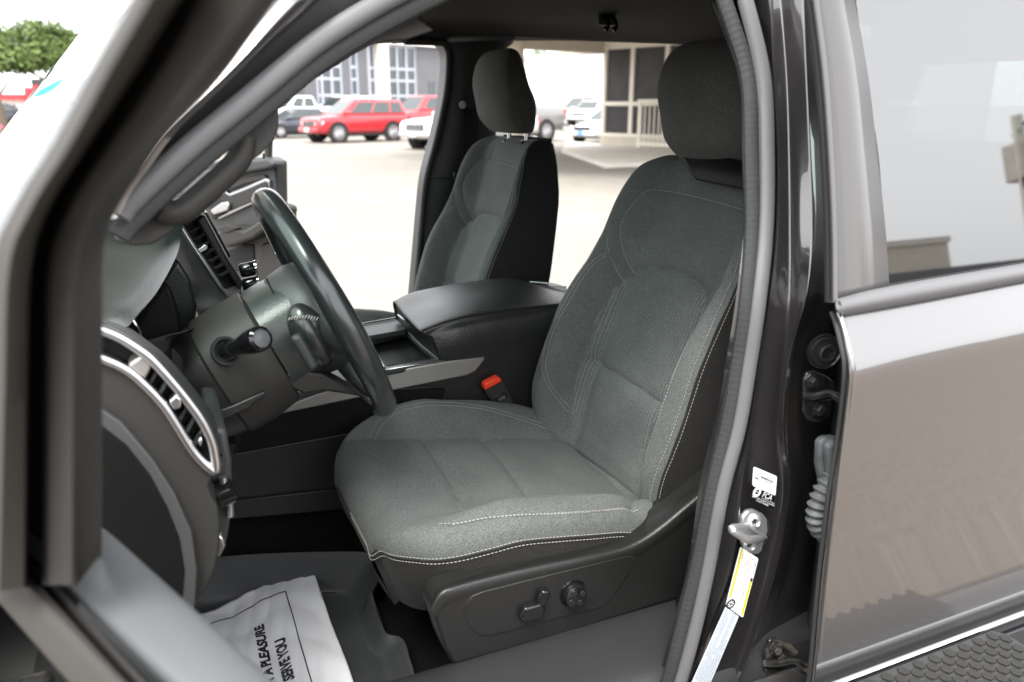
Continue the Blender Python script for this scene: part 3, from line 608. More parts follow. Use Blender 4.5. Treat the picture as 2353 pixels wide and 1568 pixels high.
AP = lambda c, o=0: [PB(x, y, o, -.80) for x, y in c]
slab_hole('pillar_trim', AP(pillin), AP(hole), (.0, .05, 0), M['trim_warm'], T, .006, 'dark windscreen pillar trim with a grab handle opening')
gh = [(560, 318), (556, 350), (540, 378), (500, 418), (462, 452), (424, 482), (396, 490), (376, 482)]
b = MB(); b.tube(cr(AP(gh, -.018), 40), .0125, 12, flat=((0, 1, 0), .9)); b.build('grab_handle', M['plastic_grey'], T, label='dark grab handle on the windscreen pillar')
loft('handle_lining', [AP(hole + hole[:1], .0), AP(hole + hole[:1], .045)], M['door_ledge'], T, 50)
# ================================================================== dashboard
M['cover_rim'] = mat('end_cover_plastic', (.04, .04, .041), .5, spec=.5)
DB = empty('dashboard'); DB.parent = T
vu = [(225, 758), (238, 762), (275, 778), (315, 802), (351, 830), (412, 899), (460, 963), (484, 1010), (493, 1050), (496, 1079), (488, 1080), (444, 1036), (379, 935), (319, 871), (279, 842), (234, 822)]
YE = -.775
E_ = lambda c, y=YE: [P(a, b_, y=y) for a, b_ in c]
end = [(215, 812), (234, 820), (279, 841), (319, 870), (379, 934), (444, 1035), (488, 1081), (496, 1084), (488, 1100), (480, 1117), (486, 1140), (500, 1165), (506, 1210), (505, 1253), (498, 1300), (478, 1350), (440, 1402), (330, 1470), (215, 1500)]
slab('end_panel', E_(end), (.0, .07, 0), M['plastic_grey'], DB, .006, label='dark grey end face of the dashboard')
cov = [(215, 920), (226, 927), (279, 963), (351, 1048), (400, 1124), (440, 1213), (452, 1300), (448, 1380), (420, 1460), (215, 1560)]
slab('end_cover', E_(cov, YE - .002), (0, -.010, 0), M['cover_rim'], DB, .008, 5, label='pale rimmed cover on the dashboard end')
cov2 = [(205, 955), (232, 975), (290, 1020), (345, 1090), (385, 1165), (412, 1235), (424, 1310), (418, 1380), (395, 1460), (205, 1540)]
slab('end_cover_face', E_(cov2, YE - .011), (0, -.003, 0), M['pocket'], DB, .002)
# vent
vt = empty('air_vent'); vt.parent = DB
slab('vent_box', E_(vu, YE + .03), (0, .03, 0), M['black'], DB, .001)
top_str = [(215, 752), (238, 760), (275, 776), (315, 801), (351, 829), (412, 898), (460, 962), (484, 1009), (494, 1050), (496, 1080), (486, 1080), (444, 1038), (379, 937), (319, 873), (279, 844), (234, 824), (212, 812)]
bpy.data.objects.remove(vt)
tube('vent_bezel', E_(top_str, YE - .004), .0052, M['satin'], DB, 120, label='bright silver loop round the driver side air vent')
loft('vent_rim', [E_([(a, b_ - 2) for a, b_ in ((215, 748), (238, 755), (275, 770), (318, 796), (356, 826), (416, 894), (463, 958), (488, 1008), (499, 1052))], YE - .002), E_([(a, b_ - 8) for a, b_ in ((215, 740), (245, 748), (285, 764), (325, 790), (364, 820), (424, 888), (470, 950), (495, 1000), (506, 1050))], YE + .03), E_([(215, 725), (255, 735), (300, 755), (340, 784), (380, 816), (436, 880), (484, 944), (509, 1000), (520, 1060)], YE + .12)], M['plastic_soft'], DB, 40, m=8)
b = MB()
for x, y in ((352, 880), (374, 905), (398, 940), (418, 968), (436, 992), (455, 1020)):
    b.slab(E_([(x - 14, y + 4), (x - 8, y + 12), (x + 14, y - 26), (x + 8, y - 32)], YE + .008), (0, .02, 0))
b.build('vent_slat', M['plastic_soft'], DB, bevel=.0008)
slab('vent_divider', E_([(292, 840), (326, 816), (352, 838), (330, 880), (318, 868)], YE - .002), (0, .03, 0), M['trim_silver'], DB, .003)
for o in ([(388, 924), (404, 908), (418, 918), (416, 938), (400, 944)], [(454, 1015), (462, 1004), (466, 1012), (462, 1030)]): slab('vent_tab', E_(o, YE - .008), (0, .015, 0), M['satin'], DB, .002)
# switch pod behind the dash edge
b = MB(); b.slab([P(a, b_, y=-.70) for a, b_ in ((478, 985), (520, 985), (533, 1060), (534, 1140), (530, 1200), (522, 1250), (500, 1262), (478, 1250))], (0, .16, 0)); b.build('switch_pod', M['plastic_soft'], DB, bevel=.008, seg=3)
tube('light_switch', [P(512, 1096, y=-.715), P(516, 1130, y=-.715), P(524, 1132, y=-.712), P(527, 1170, y=-.71), P(528, 1186, y=-.71)], .005, M['satin'], DB, 20)
b = MB(); b.lathe(P(519, 1128, y=-.71), (1, 0, .3), [(.017, -.01), (.017, .006), (.014, .009), (0, .009)], 24); b.build('light_knob', M['gloss'], DB)
b = MB(); b.slab([P(a, b_, y=-.74) for a, b_ in ((500, 1230), (514, 1235), (520, 1255), (508, 1278), (496, 1285))], (0, .02, 0)); b.build('hood_release', M['satin'], DB, bevel=.003)
# hood over the cluster: from the rear lip forwards to the windshield
lip = [P(422, 512, y=-.20), P(415, 554, y=-.24), P(403, 594, y=-.33), P(363, 667, y=-.52), P(322, 716, y=-.63), P(290, 752, y=-.70), P(252, 748, y=-.76)]
def fwd(c, dx, dz): return [p + V((dx, 0, dz)) for p in c]
M['dash_top'] = mat('dash_pad_vinyl', (.021, .027, .0255), .34, bump=.35, bscale=260, kind='vor', bdist=.0006)
loft('hood_pad', [fwd(lip, -.02, -.02), lip, fwd(lip, -.012, .008), fwd(lip, -.06, .012), fwd(lip, -.16, .004), fwd(lip, -.34, -.04), fwd(lip, -.5, -.08)], M['dash_top'], DB, 50, m=40, label='teal grey padded dash top over the gauges')
b = MB(); b.grid([[V((x, y, z)) for y in (-.25, 0, .3, .6, .78)] for x, z in ((-.6, 1.27), (-.35, 1.33), (-.12, 1.36), (-.02, 1.355), (-.005, 1.33), (-.01, 1.20), (-.06, 1.0), (-.14, .8))]); b.build('dash_pad', M['plastic_soft'], DB, sub=2, label='passenger half of the dashboard')
# gauge binnacle
def Y(c, y): return [P(a, b_, y=y) for a, b_ in c]
slab('binnacle', Y([(340, 668), (363, 660), (407, 590), (440, 640), (456, 705), (450, 748), (425, 764), (392, 772), (370, 790), (345, 740)], -.30), (-.01, .05, 0), M['dash_top'], DB, .008, label='glossy side wall of the gauge binnacle')
loft('binnacle_lip', [Y([(452, 752), (430, 765), (398, 776), (390, 800), (398, 835), (414, 868), (430, 890)], -.44), [p + V((-.008, -.01, 0)) for p in Y([(456, 750), (430, 760), (394, 770), (384, 798), (390, 835), (406, 870), (424, 894)], -.44)], [p + V((-.12, 0, -.02)) for p in Y([(452, 752), (430, 765), (398, 776), (390, 800), (398, 835), (414, 868), (430, 890)], -.44)]], M['trim_warm'], DB, 30)
gz = P(330, 742, y=-.56)
b = MB(); b.slab(Y([(295, 770), (340, 690), (392, 640), (420, 720), (430, 800), (420, 900), (450, 1000), (380, 900)], -.42), (-.1, .15, 0)); b.build('cluster', M['pocket'], DB, bevel=.01)
for c, r_ in ((P(338, 752, y=-.52) + V((-.03, 0, 0)), .036), (P(362, 728, y=-.38) + V((-.03, 0, 0)), .036)):
    b = MB(); b.lathe(c, (.85, -.35, .4), [(r_, -.03), (r_, 0), (r_ * .92, .002), (r_ * .88, -.015), (0, -.016)], 40); b.build('gauge', M['gloss'], DB)
    b = MB(); b.lathe(c, (.85, -.35, .4), [(r_ * .99, .0005), (r_ * 1.03, .003), (r_ * .96, .003)], 40); b.build('gauge_ring', M['chrome'], DB)
    b = MB(); ax = V((.85, -.35, .4)).normalized(); u = ax.orthogonal().normalized(); w_ = ax.cross(u)
    b.tube([c - ax * .012 + (u * math.cos(a) + w_ * math.sin(a)) * r_ * .72 for a in [2.2 + i * .2 for i in range(18)]], .0012, 6); b.build('gauge_scale', M['red'], DB)
# lower dash panel under the column
loft('knee_panel', [Y([(395, 800), (400, 880), (425, 960), (455, 1050)], -.60), Y([(470, 860), (500, 900), (520, 970), (530, 1020)], -.20), Y([(560, 860), (590, 920), (600, 985), (600, 1040)], -.05)], M['plastic'], DB, 20, m=14)
b = MB(); b.grid([[V((x, y, z)) for y in (-.76, -.4, -.1)] for x, z in ((-.10, 1.27), (-.08, 1.2), (-.10, 1.08), (-.2, .98), (-.42, .98))]); b.build('knee_panel', M['pocket'], DB, thick=.01)
b = MB(); b.box((-.46, 0, 1.0), (.04, 1.5, .62)); b.build('firewall', M['carpet'], DB)
# centre stack
def S3(pts): return [P(a, b_, y=q) for a, b_, q in pts]
loft('stack_surround', [S3([(404, 594, -.30), (412, 610, -.30), (428, 640, -.30), (438, 665, -.30), (434, 690, -.30), (452, 716, -.30), (464, 745, -.28)]), S3([(413, 550, -.2), (430, 590, -.2), (455, 640, -.2), (478, 680, -.2), (500, 700, -.2), (520, 715, -.2), (540, 730, -.2)]), S3([(411, 514, -.14), (432, 555, -.14), (462, 605, -.14), (492, 650, -.14), (512, 676, -.14), (540, 690, -.14), (560, 700, -.14)])], M['plastic_soft'], DB, 30, m=20, label='grey surround of the centre stack')
tube('stack_edge', S3([(409, 508, -.135), (420, 528, -.135), (440, 560, -.135), (470, 605, -.135), (496, 645, -.135), (512, 668, -.135), (530, 680, -.13), (548, 682, -.12), (556, 674, -.11)]), .0042, M['satin'], DB, 60)
slab('stack_vent', S3([(418, 510, -.12), (450, 500, -.06), (520, 600, -.06), (552, 664, -.07), (540, 674, -.10), (515, 660, -.12), (480, 610, -.12)]), (-.04, .02, 0), M['black'], DB, .002)
b = MB()
for i in range(8):
    t = i / 7; x = 432 + t * 80; y = 512 + t * 118; b.slab(S3([(x - 6, y + 2, -.12), (x - 2, y + 7, -.12), (x + 16, y - 4, -.10), (x + 14, y - 9, -.10)]), (-.012, .01, 0))
b.build('vent_slat', M['trim_warm'], DB, bevel=.0006)
slab('vent_tab', S3([(456, 575, -.122), (472, 562, -.122), (478, 566, -.122), (476, 574, -.122), (460, 582, -.122)]), (-.01, .015, 0), M['satin'], DB, .001)
slab('stack_column', S3([(449, 506, -.10), (470, 492, -.10), (522, 590, -.10), (560, 650, -.10), (556, 668, -.10), (530, 640, -.10), (500, 596, -.10)]), (-.02, .10, 0), M['plastic'], DB, .006)
slab('screen', S3([(470, 490, -.09), (476, 488, -.09), (531, 590, -.09), (526, 594, -.09)]), (.0, .22, 0), M['gloss'], DB, .002, label='edge of the black centre screen')
slab('stack_cap', S3([(405, 508, -.15), (430, 498, -.14), (470, 488, -.1), (478, 476, -.08), (474, 462, -.06), (450, 470, -.1), (420, 490, -.14)]), (-.03, .12, .0), M['dash_top'], DB, .006)
for x, y in ((556, 622), (562, 656)):
    c = P(x, y, y=-.06); k_ = MB(); k_.lathe(c, (1, -.1, .15), [(.0, .028), (.012, .028), (.0135, .025), (.0135, 0), (.011, -.004)], 28); k_.build('dial', M['gloss'], DB)
    k_ = MB(); k_.lathe(c, (1, -.1, .15), [(.0136, .024), (.0146, .024), (.0146, .028), (.0136, .028)], 28); k_.build('dial_ring', M['chrome'], DB)
slab('stack_foot', S3([(515, 664, -.12), (545, 655, -.08), (556, 664, -.08), (552, 678, -.1), (535, 680, -.12)]), (-.01, .02, -.01), M['trim_silver'], DB, .002)
loft('stack_lower', [S3([(464, 745, -.27), (470, 760, -.27), (480, 790, -.27), (490, 820, -.27)]), S3([(545, 715, -.2), (560, 740, -.2), (580, 770, -.2), (600, 800, -.2)]), S3([(566, 696, -.12), (600, 715, -.12), (640, 740, -.12), (680, 770, -.12)])], M['plastic_soft'], DB, 16, m=12)
# ================================================================== steering wheel and column
WC = V((.222, -.42, 1.352)); WA = V((.913, 0, .408)).normalized(); WU = V((-.408, 0, .913)).normalized(); WY = V((0, 1, 0))
SW = empty('steering_wheel'); SW.parent = T; SW['label'] = 'black leather steering wheel seen nearly edge on'
def wp(a, r, h=0): return WC + (WU * math.cos(a) + WY * math.sin(a)) * r + WA * h
rim = [wp(2 * math.pi * i / 96, .178) for i in range(96)]
b = MB(); b.tube(rim, [.0182 + .0018 * (math.cos(4 * math.pi * i / 96) ** 2) for i in range(96)], 18, closed=True); b.build('rim', M['wheel'], SW)
for a in (.95, -.95, 2.45, -2.45):
    b = MB(); b.lathe(wp(a, .178), -WU * math.sin(a) + WY * math.cos(a), [(.0172, -.0009), (.0172, .0009)], 24); b.build('rim_seam', M['black'], SW)
hub = [(.0, .045), (.045, .043), (.072, .034), (.086, .018), (.09, -.004), (.086, -.03), (.076, -.05)]
rows = []
for r_, h in hub: rows.append([WC + (WU * math.cos(t) * (.92 if math.cos(t) > 0 else 1.08) + WY * math.sin(t) * 1.08) * max(r_, .0005) + WA * (h - .022) for t in [2 * math.pi * k / 40 for k in range(40)]])
b = MB(); b.grid(rows, cu=True); b.build('airbag_cover', M['plastic_soft'], SW)
def spoke(a0, w0, w1, name='spoke'):
    rows = []
    for r_, hw, h, th in ((.06, w0, -.012, .02), (.10, w0 * .95, -.018, .017), (.14, w1, -.012, .012), (.172, w1, -.002, .009)):
        c = wp(a0, r_, h); tdir = -WU * math.sin(a0) + WY * math.cos(a0)
        rows.append([c + tdir * hw * math.cos(t) + WA * th * math.sin(t) for t in [2 * math.pi * k / 16 for k in range(16)]])
    b = MB(); b.grid(rows, cu=True); return b.build(name, M['plastic_soft'], SW, sub=1)
spoke(math.pi / 2 + .12, .034, .026); spoke(-math.pi / 2 - .12, .034, .026); spoke(math.pi, .028, .03)
# buttons on the back of the near spoke
c = P(702, 806, y=-.55)
b = MB(); b.box(c, (.012, .02, .045), rot=Matrix.Rotation(R(-24), 3, 'Y')); b.build('button', M['gloss'], SW, bevel=.004, seg=3)
b = MB(); b.box(c + V((-.002, -.004, 0)), (.016, .016, .056), rot=Matrix.Rotation(R(-24), 3, 'Y')); b.build('button_frame', M['plastic_soft'], SW, bevel=.006, seg=3)
def ellipsoid(name, c, r, m, parent, rot=0):
    b = MB(); rm = Matrix.Rotation(R(rot), 3, 'Y'); c = V(c)
    b.grid([[c + rm @ V((r[0] * math.sin(p) * math.cos(t), r[1] * math.sin(p) * math.sin(t), r[2] * math.cos(p))) for t in [2 * math.pi * k / 24 for k in range(24)]] for p in [math.pi * (.01 + .98 * i / 16) for i in range(17)]], cu=True); return b.build(name, m, parent)
ellipsoid('spoke_cover', P(716, 770, y=-.50), (.030, .030, .052), M['wheel'], SW, -24)
b = MB()
for i in range(11):
    q = P(662 + i * 6.4, 737 - 5 * math.sin(i / 10 * math.pi), y=-.532); b.tube([q, q + V((.0035, 0, .0045))], .0009, 5)
b.build('stitching', M['thread'], SW, auto=0)
slab('lower_spoke', [P(a, b_, y=-.50) for a, b_ in ((655, 862), (690, 850), (740, 858), (790, 885), (838, 915), (800, 908), (745, 900), (700, 908), (668, 893))], (0, .05, 0), M['plastic'], SW, .006)
tube('hub_seam', [P(a, b_, y=-.47) for a, b_ in ((612, 640), (625, 668), (640, 695), (660, 716))], .0014, M['black'], SW, 16)
SCn = empty('steering_column'); SCn.parent = T
def ringc(d, hu, hl, hy, n=40, e=2.5, dy=0):
    c = WC - WA * d; out = []
    for k in range(n):
        t = 2 * math.pi * k / n; ct, st_ = math.cos(t), math.sin(t)
        r_ = (abs(ct) ** e + abs(st_) ** e) ** (-1 / e)
        out.append(c + WU * ct * r_ * (hu if ct > 0 else hl) + WY * (st_ * r_ * hy + dy))
    return out
b = MB(); b.grid([ringc(d, hu, hl, hy) for d, hu, hl, hy in ((.035, .070, .078, .082), (.04, .074, .084, .088), (.07, .075, .092, .09), (.098, .073, .098, .09))], cu=True); b.build('collar', M['dash_top'], SCn)
b = MB(); b.grid([ringc(d, hu, hl, hy) for d, hu, hl, hy in ((.098, .062, .088, .08), (.102, .062, .088, .08))], cu=True); b.build('gap_ring', M['black'], SCn)
b = MB(); b.grid([ringc(d, hu, hl, hy) for d, hu, hl, hy in ((.101, .072, .098, .09), (.104, .075, .104, .092), (.15, .074, .112, .092), (.185, .070, .112, .09), (.189, .066, .108, .086))], cu=True); b.build('shroud', M['plastic_grey'], SCn, label='grey steering column shroud')
b = MB(); b.grid([ringc(d, hu, hl, hy) for d, hu, hl, hy in ((.187, .066, .108, .086), (.20, .064, .106, .085), (.25, .058, .095, .078), (.30, .05, .075, .065), (.36, .045, .06, .05))], cu=True); b.build('boot', M['plastic'], SCn)
# stalk
s0 = P(522, 806, y=-.514); s1 = P(603, 777, y=-.60)
b = MB(); ax = (s1 - s0).normalized(); L = (s1 - s0).length
b.lathe(s0 - ax * .01, ax, [(.0105, 0), (.0115, L * .45), (.0135, L * .6), (.0165, L * .8), (.0172, L), (.0165, L + .006), (.0125, L + .0095), (.0125, L + .007), (0, L + .0065)], 32); b.build('stalk', M['gloss'], SCn, label='black turn signal stalk')
b = MB(); b.lathe(s0 - ax * .01, ax, [(.0128, L + .0068), (.0122, L + .0072), (.0, L + .0085)], 32); b.build('stalk_cap', M['door_ledge'], SCn)
b = MB(); b.lathe(s0 - ax * .004, ax, [(.0215, -.003), (.0205, .002), (.017, .002), (.013, -.004), (0, -.005)], 32); b.build('stalk_boot', M['black'], SCn)
slab('tilt_lever', [P(a, b_, y=-.515) for a, b_ in ((470, 955), (530, 935), (585, 910), (608, 899), (612, 905), (606, 914), (585, 925), (575, 938), (520, 962), (478, 968))], (0, .03, .0), M['plastic'], SCn, .005)
# ================================================================== passenger door, open
PD = empty('front_door'); PD.parent = T; PD['label'] = 'open passenger front door with grey armrest and silver handle'
PN = V((-.82, -.57, 0)).normalized(); PP = P(640, 480, y=1.28)
def Q(px, py, off=0): return PL(px, py, PP + PN * off, PN)
def qs(name, pts, off, th, m, bev=.008, label=None): return slab(name, [Q(a, b_, off) for a, b_ in pts], -PN * th, M[m], PD, bev, 3, label)
qs('panel', [(380, 430), (440, 405), (480, 375), (520, 365), (612, 362), (632, 372), (634, 470), (655, 480), (655, 720), (380, 900)], 0, .06, 'plastic_soft', label='grey inner panel of the passenger door')
qs('upper_roll', [(420, 440), (470, 392), (540, 372), (612, 364), (628, 372), (629, 386), (600, 392), (540, 402), (480, 425), (430, 460)], .03, .05, 'plastic_soft', .016)
qs('trim_strip', [(470, 440), (530, 416), (590, 402), (606, 402), (612, 412), (560, 424), (500, 448)], .012, .02, 'trim_warm', .004)
qs('insert_bezel', [(498, 448), (515, 438), (525, 446), (560, 432), (610, 410), (618, 414), (620, 452), (560, 478), (500, 505), (500, 470)], .014, .02, 'satin', .003)
qs('insert', [(500, 452), (514, 443), (526, 451), (562, 437), (608, 417), (614, 420), (616, 448), (558, 473), (503, 496), (503, 470)], .018, .02, 'plastic_grey', .002)
qs('pull_cup', [(476, 468), (500, 450), (516, 462), (520, 490), (488, 506)], .02, .02, 'black', .003)
qs('handle', [(482, 484), (508, 466), (522, 464), (526, 474), (522, 484), (490, 494)], .034, .015, 'satin', .004, 'silver door pull handle')
qs('armrest', [(495, 536), (520, 520), (560, 530), (600, 505), (634, 470), (650, 478), (652, 492), (622, 520), (580, 550), (520, 570), (500, 560)], .07, .07, 'trim_warm', .012, 'grey armrest of the passenger door')
qs('switch_panel', [(495, 527), (520, 516), (548, 524), (520, 536)], .075, .02, 'plastic_grey', .003)
qs('map_pocket', [(520, 575), (560, 562), (582, 560), (584, 600), (560, 625), (524, 622)], .005, .01, 'black', .006)
qs('lower_panel', [(560, 630), (590, 600), (600, 560), (650, 545), (654, 720), (560, 700)], .012, .02, 'trim_warm', .01)
b = MB(); b.tube([Q(606, 352, .02), Q(606, 372, .02)], .004, 8); b.build('lock_pin', M['gloss'], PD)
tube('window_frame', [Q(616, 380, -.03), Q(618, 300, -.03), Q(620, 180, -.03), Q(606, 150, -.03), Q(560, 175, -.03), Q(480, 270, -.03), Q(420, 380, -.03), Q(405, 430, -.03)], .014, M['seal_dark'], PD, 40)
# ================================================================== centre console
CN = empty('centre_console'); CN.parent = T
def C(pts, y): return [P(a, b_, y=y) for a, b_ in pts]
side_o = [(520, 985), (545, 968), (620, 942), (720, 905), (885, 862), (1008, 838), (1100, 820), (1130, 800), (1150, 787), (1185, 778), (1250, 768), (1300, 760), (1330, 900), (1330, 1120), (1000, 1150), (530, 1192)]
slab('side_panel', C(side_o, -.155), (0, .05, 0), M['plastic'], CN, .006, label='black grained side of the console')
slab('pocket', C([(540, 1043), (556, 985), (590, 968), (700, 935), (860, 900), (1015, 890), (1024, 893), (1018, 918), (1000, 960), (860, 985), (600, 1032)], -.157), (0, -.0012, 0), M['pocket'], CN, .001)
tube('pocket_rim', C([(540, 1045), (555, 984), (592, 966), (700, 933), (860, 898), (1015, 888), (1026, 892), (1018, 920), (1000, 962), (860, 987), (600, 1034), (540, 1045)], -.157), .0022, M['plastic'], CN, 90, straight=True)
b = MB(); b.slab(C([(530, 1150), (1010, 1098), (1010, 1150), (530, 1192)], -.158), (0, -.003, 0)); b.build('lower_trim', M['plastic'], CN, bevel=.002)
trim = [(600, 952), (640, 937), (720, 905), (867, 856), (1018, 830), (1113, 819), (1108, 830), (1090, 852), (1070, 862), (890, 898), (740, 930), (640, 950)]
slab('side_trim', C(trim, -.158), (0, -.006, 0), M['trim_silver'], CN, .003, label='warm silver strip along the console')
tube('trim_edge', C([(640, 936), (720, 904), (867, 855), (1018, 829)], -.163), .0022, M['chrome'], CN, 40)
# tray: top frame with a recess
zt = 1.147
def Zt(c, z=zt): return [P(a, b_, z=z) for a, b_ in c]
slab_hole('tray_frame', Zt([(600, 925), (720, 895), (868, 855), (1014, 829), (1000, 800), (925, 736), (850, 752), (760, 770), (680, 790)]), Zt([(853, 788), (865, 780), (925, 764), (935, 765), (968, 795), (1006, 824), (900, 844), (888, 840)]), (0, 0, -.012), M['plastic_soft'], CN, .003, 'top frame of the console tray')
b = MB(); hz = Zt([(850, 786), (862, 778), (925, 762), (938, 763), (970, 793), (1010, 826), (900, 847), (885, 842)])
b.grid([hz + hz[:1], [p - V((0, 0, .09)) for p in hz + hz[:1]]]); b.add([p - V((0, 0, .088)) for p in hz], [list(range(len(hz)))]); b.build('tray_bin', M['pocket'], CN, label='deep black tray')
slab('tray_ridge', [p for p in Zt([(895, 803), (960, 790), (965, 794), (900, 808)], 1.09)], (0, 0, -.02), M['plastic'], CN, .003)
slab('tray_cover', [P(a, b_, z=1.151) for a, b_ in ((832, 785), (850, 790), (886, 842), (876, 850), (862, 848))], (0, 0, -.006), M['trim_silver'], CN, .002)
slab('far_rail', [P(a, b_, z=1.16) for a, b_ in ((800, 752), (925, 730), (938, 748), (930, 758), (815, 778))], (0, 0, -.012), M['plastic_soft'], CN, .002)
tube('rail_edge', [P(800, 750, z=1.163), P(925, 728, z=1.163)], .002, M['chrome'], CN, 12)
# lid of the armrest
def A3(pts): return [P(a, b_, y=q) for a, b_, q in pts]
ar = [A3([(1015, 835, -.150), (1060, 826, -.158), (1113, 818, -.16), (1150, 796, -.16), (1241, 776, -.16), (1330, 760, -.16)]),
      A3([(1003, 805, -.150), (1050, 792, -.160), (1113, 777, -.162), (1160, 765, -.162), (1241, 748, -.162), (1330, 735, -.16)]),
      A3([(994, 780, -.146), (1045, 762, -.156), (1113, 747, -.158), (1160, 738, -.158), (1250, 723, -.158), (1330, 712, -.158)]),
      A3([(985, 768, -.142), (1040, 745, -.146), (1113, 729, -.148), (1160, 722, -.148), (1255, 706, -.148), (1330, 698, -.15)]),
      A3([(968, 759, -.136), (1030, 735, -.136), (1090, 720, -.137), (1160, 710, -.137), (1262, 699, -.138), (1330, 692, -.14)]),
      A3([(946, 737, -.06), (1010, 708, -.06), (1080, 690, -.06), (1160, 676, -.06), (1240, 672, -.06), (1310, 676, -.06)]),
      A3([(925, 714, .03), (985, 688, .03), (1060, 668, .03), (1140, 656, .03), (1215, 652, .03), (1270, 668, .03)]),
      A3([(907, 693, .115), (955, 671, .115), (1050, 652, .115), (1120, 643, .115), (1179, 640, .115), (1230, 655, .115)]),
      A3([(905, 700, .125), (955, 680, .125), (1050, 662, .125), (1120, 653, .125), (1185, 650, .125), (1230, 662, .125)]),
      A3([(912, 735, .125), (955, 715, .125), (1050, 697, .125), (1120, 690, .125), (1185, 690, .125), (1230, 700, .125)])]
ar = [[r[0] + V((-.0, 0, -.004))] + r for r in ar]
arm = loft('armrest', ar, M['leather'], CN, 60, m=70, label='padded black vinyl armrest lid', auto=0)
fr_ = [r[0] for r in ar]
b = MB(); b.add([p + V((.002, 0, 0)) for p in fr_], [list(range(len(fr_)))]); b.build('armrest_front', M['leather'], CN)
def dashes(path, n, r=.0008, mname='thread', duty=.62, parent=None, name='stitching', lift=V((0, 0, 0))):
    p = cr(path, n * 2 + 1); b = MB()
    for i in range(n):
        a = p[2 * i] + lift; c = p[2 * i + 1] + lift; c = a.lerp(c, duty / .5 * 1.0 if False else 1.0); b.tube([a, c], r, 5)
    return b.build(name, M[mname], parent)
st_ = [V(p) + V((0, -.001, .0022)) for p in ar[4][1:]]
dashes(st_, 70, .0006, 'thread_dark', parent=CN); tube('seam', [p + V((0, -.003, -.0032)) for p in st_], .0014, M['black'], CN, 40)
slab('lid_latch', [P(a, b_, y=-.02) for a, b_ in ((926, 735), (932, 735), (968, 768), (964, 770))], (0, .05, 0), M['satin'], CN, .001)
b = MB(); b.slab([P(a, b_, z=1.225) for a, b_ in ((1215, 648), (1300, 660), (1330, 680), (1262, 690), (1235, 665))], (0, 0, -.10)); b.build('rear_tray', M['plastic_soft'], CN, bevel=.004)
tube('cup_ring', [P(1218, 648, z=1.232), P(1262, 652, z=1.232), P(1300, 660, z=1.232)], .0025, M['satin'], CN, 14)
b = MB(); b.box((.62, 0, 1.02), (.5, .20, .22)); b.box((.2, 0, .98), (.6, .20, .18)); b.build('core', M['pocket'], CN, bevel=.01)
# seat belt buckle
BK = empty('seat_belt_buckle'); BK.parent = T; BK['label'] = 'black seat belt buckle with a red release button'
def Bk(x, y, off=0): return P(746.8 + x * .3664, 574.5 + y * .3664, y=-.185 + off)
slab('housing', [Bk(995, 870), Bk(1110, 800), Bk(1130, 830), Bk(1187, 965), Bk(1170, 990), Bk(1070, 965), Bk(1030, 930)], (0, .022, 0), M['plastic_grey'], BK, .004, 4)
slab('release_button', [Bk(1000, 850, -.003), Bk(1012, 836, -.003), Bk(1088, 798, -.003), Bk(1102, 806, -.003), Bk(1108, 826, -.003), Bk(1016, 876, -.003), Bk(1004, 882, -.003)], (0, .02, 0), M['red'], BK, .002, label='red release button')
slab('panel', [Bk(1060, 925, -.002), Bk(1130, 885, -.002), Bk(1150, 925, -.002), Bk(1080, 965, -.002)], (0, .003, 0), M['gloss'], BK, .001)
b = MB()
for k in range(6): b.tube([Bk(1088 + k * 7, 928 - k * 3, -.0035), Bk(1094 + k * 7, 948 - k * 3, -.0035)], .0006, 5)
b.build('print', M['ink_grey'], BK)
tube('stem', [Bk(1140, 950, .012), Bk(1170, 1040, .02), Bk(1200, 1120, .02)], .012, M['plastic'], BK, 12, flat=((0, 1, 0), .5))
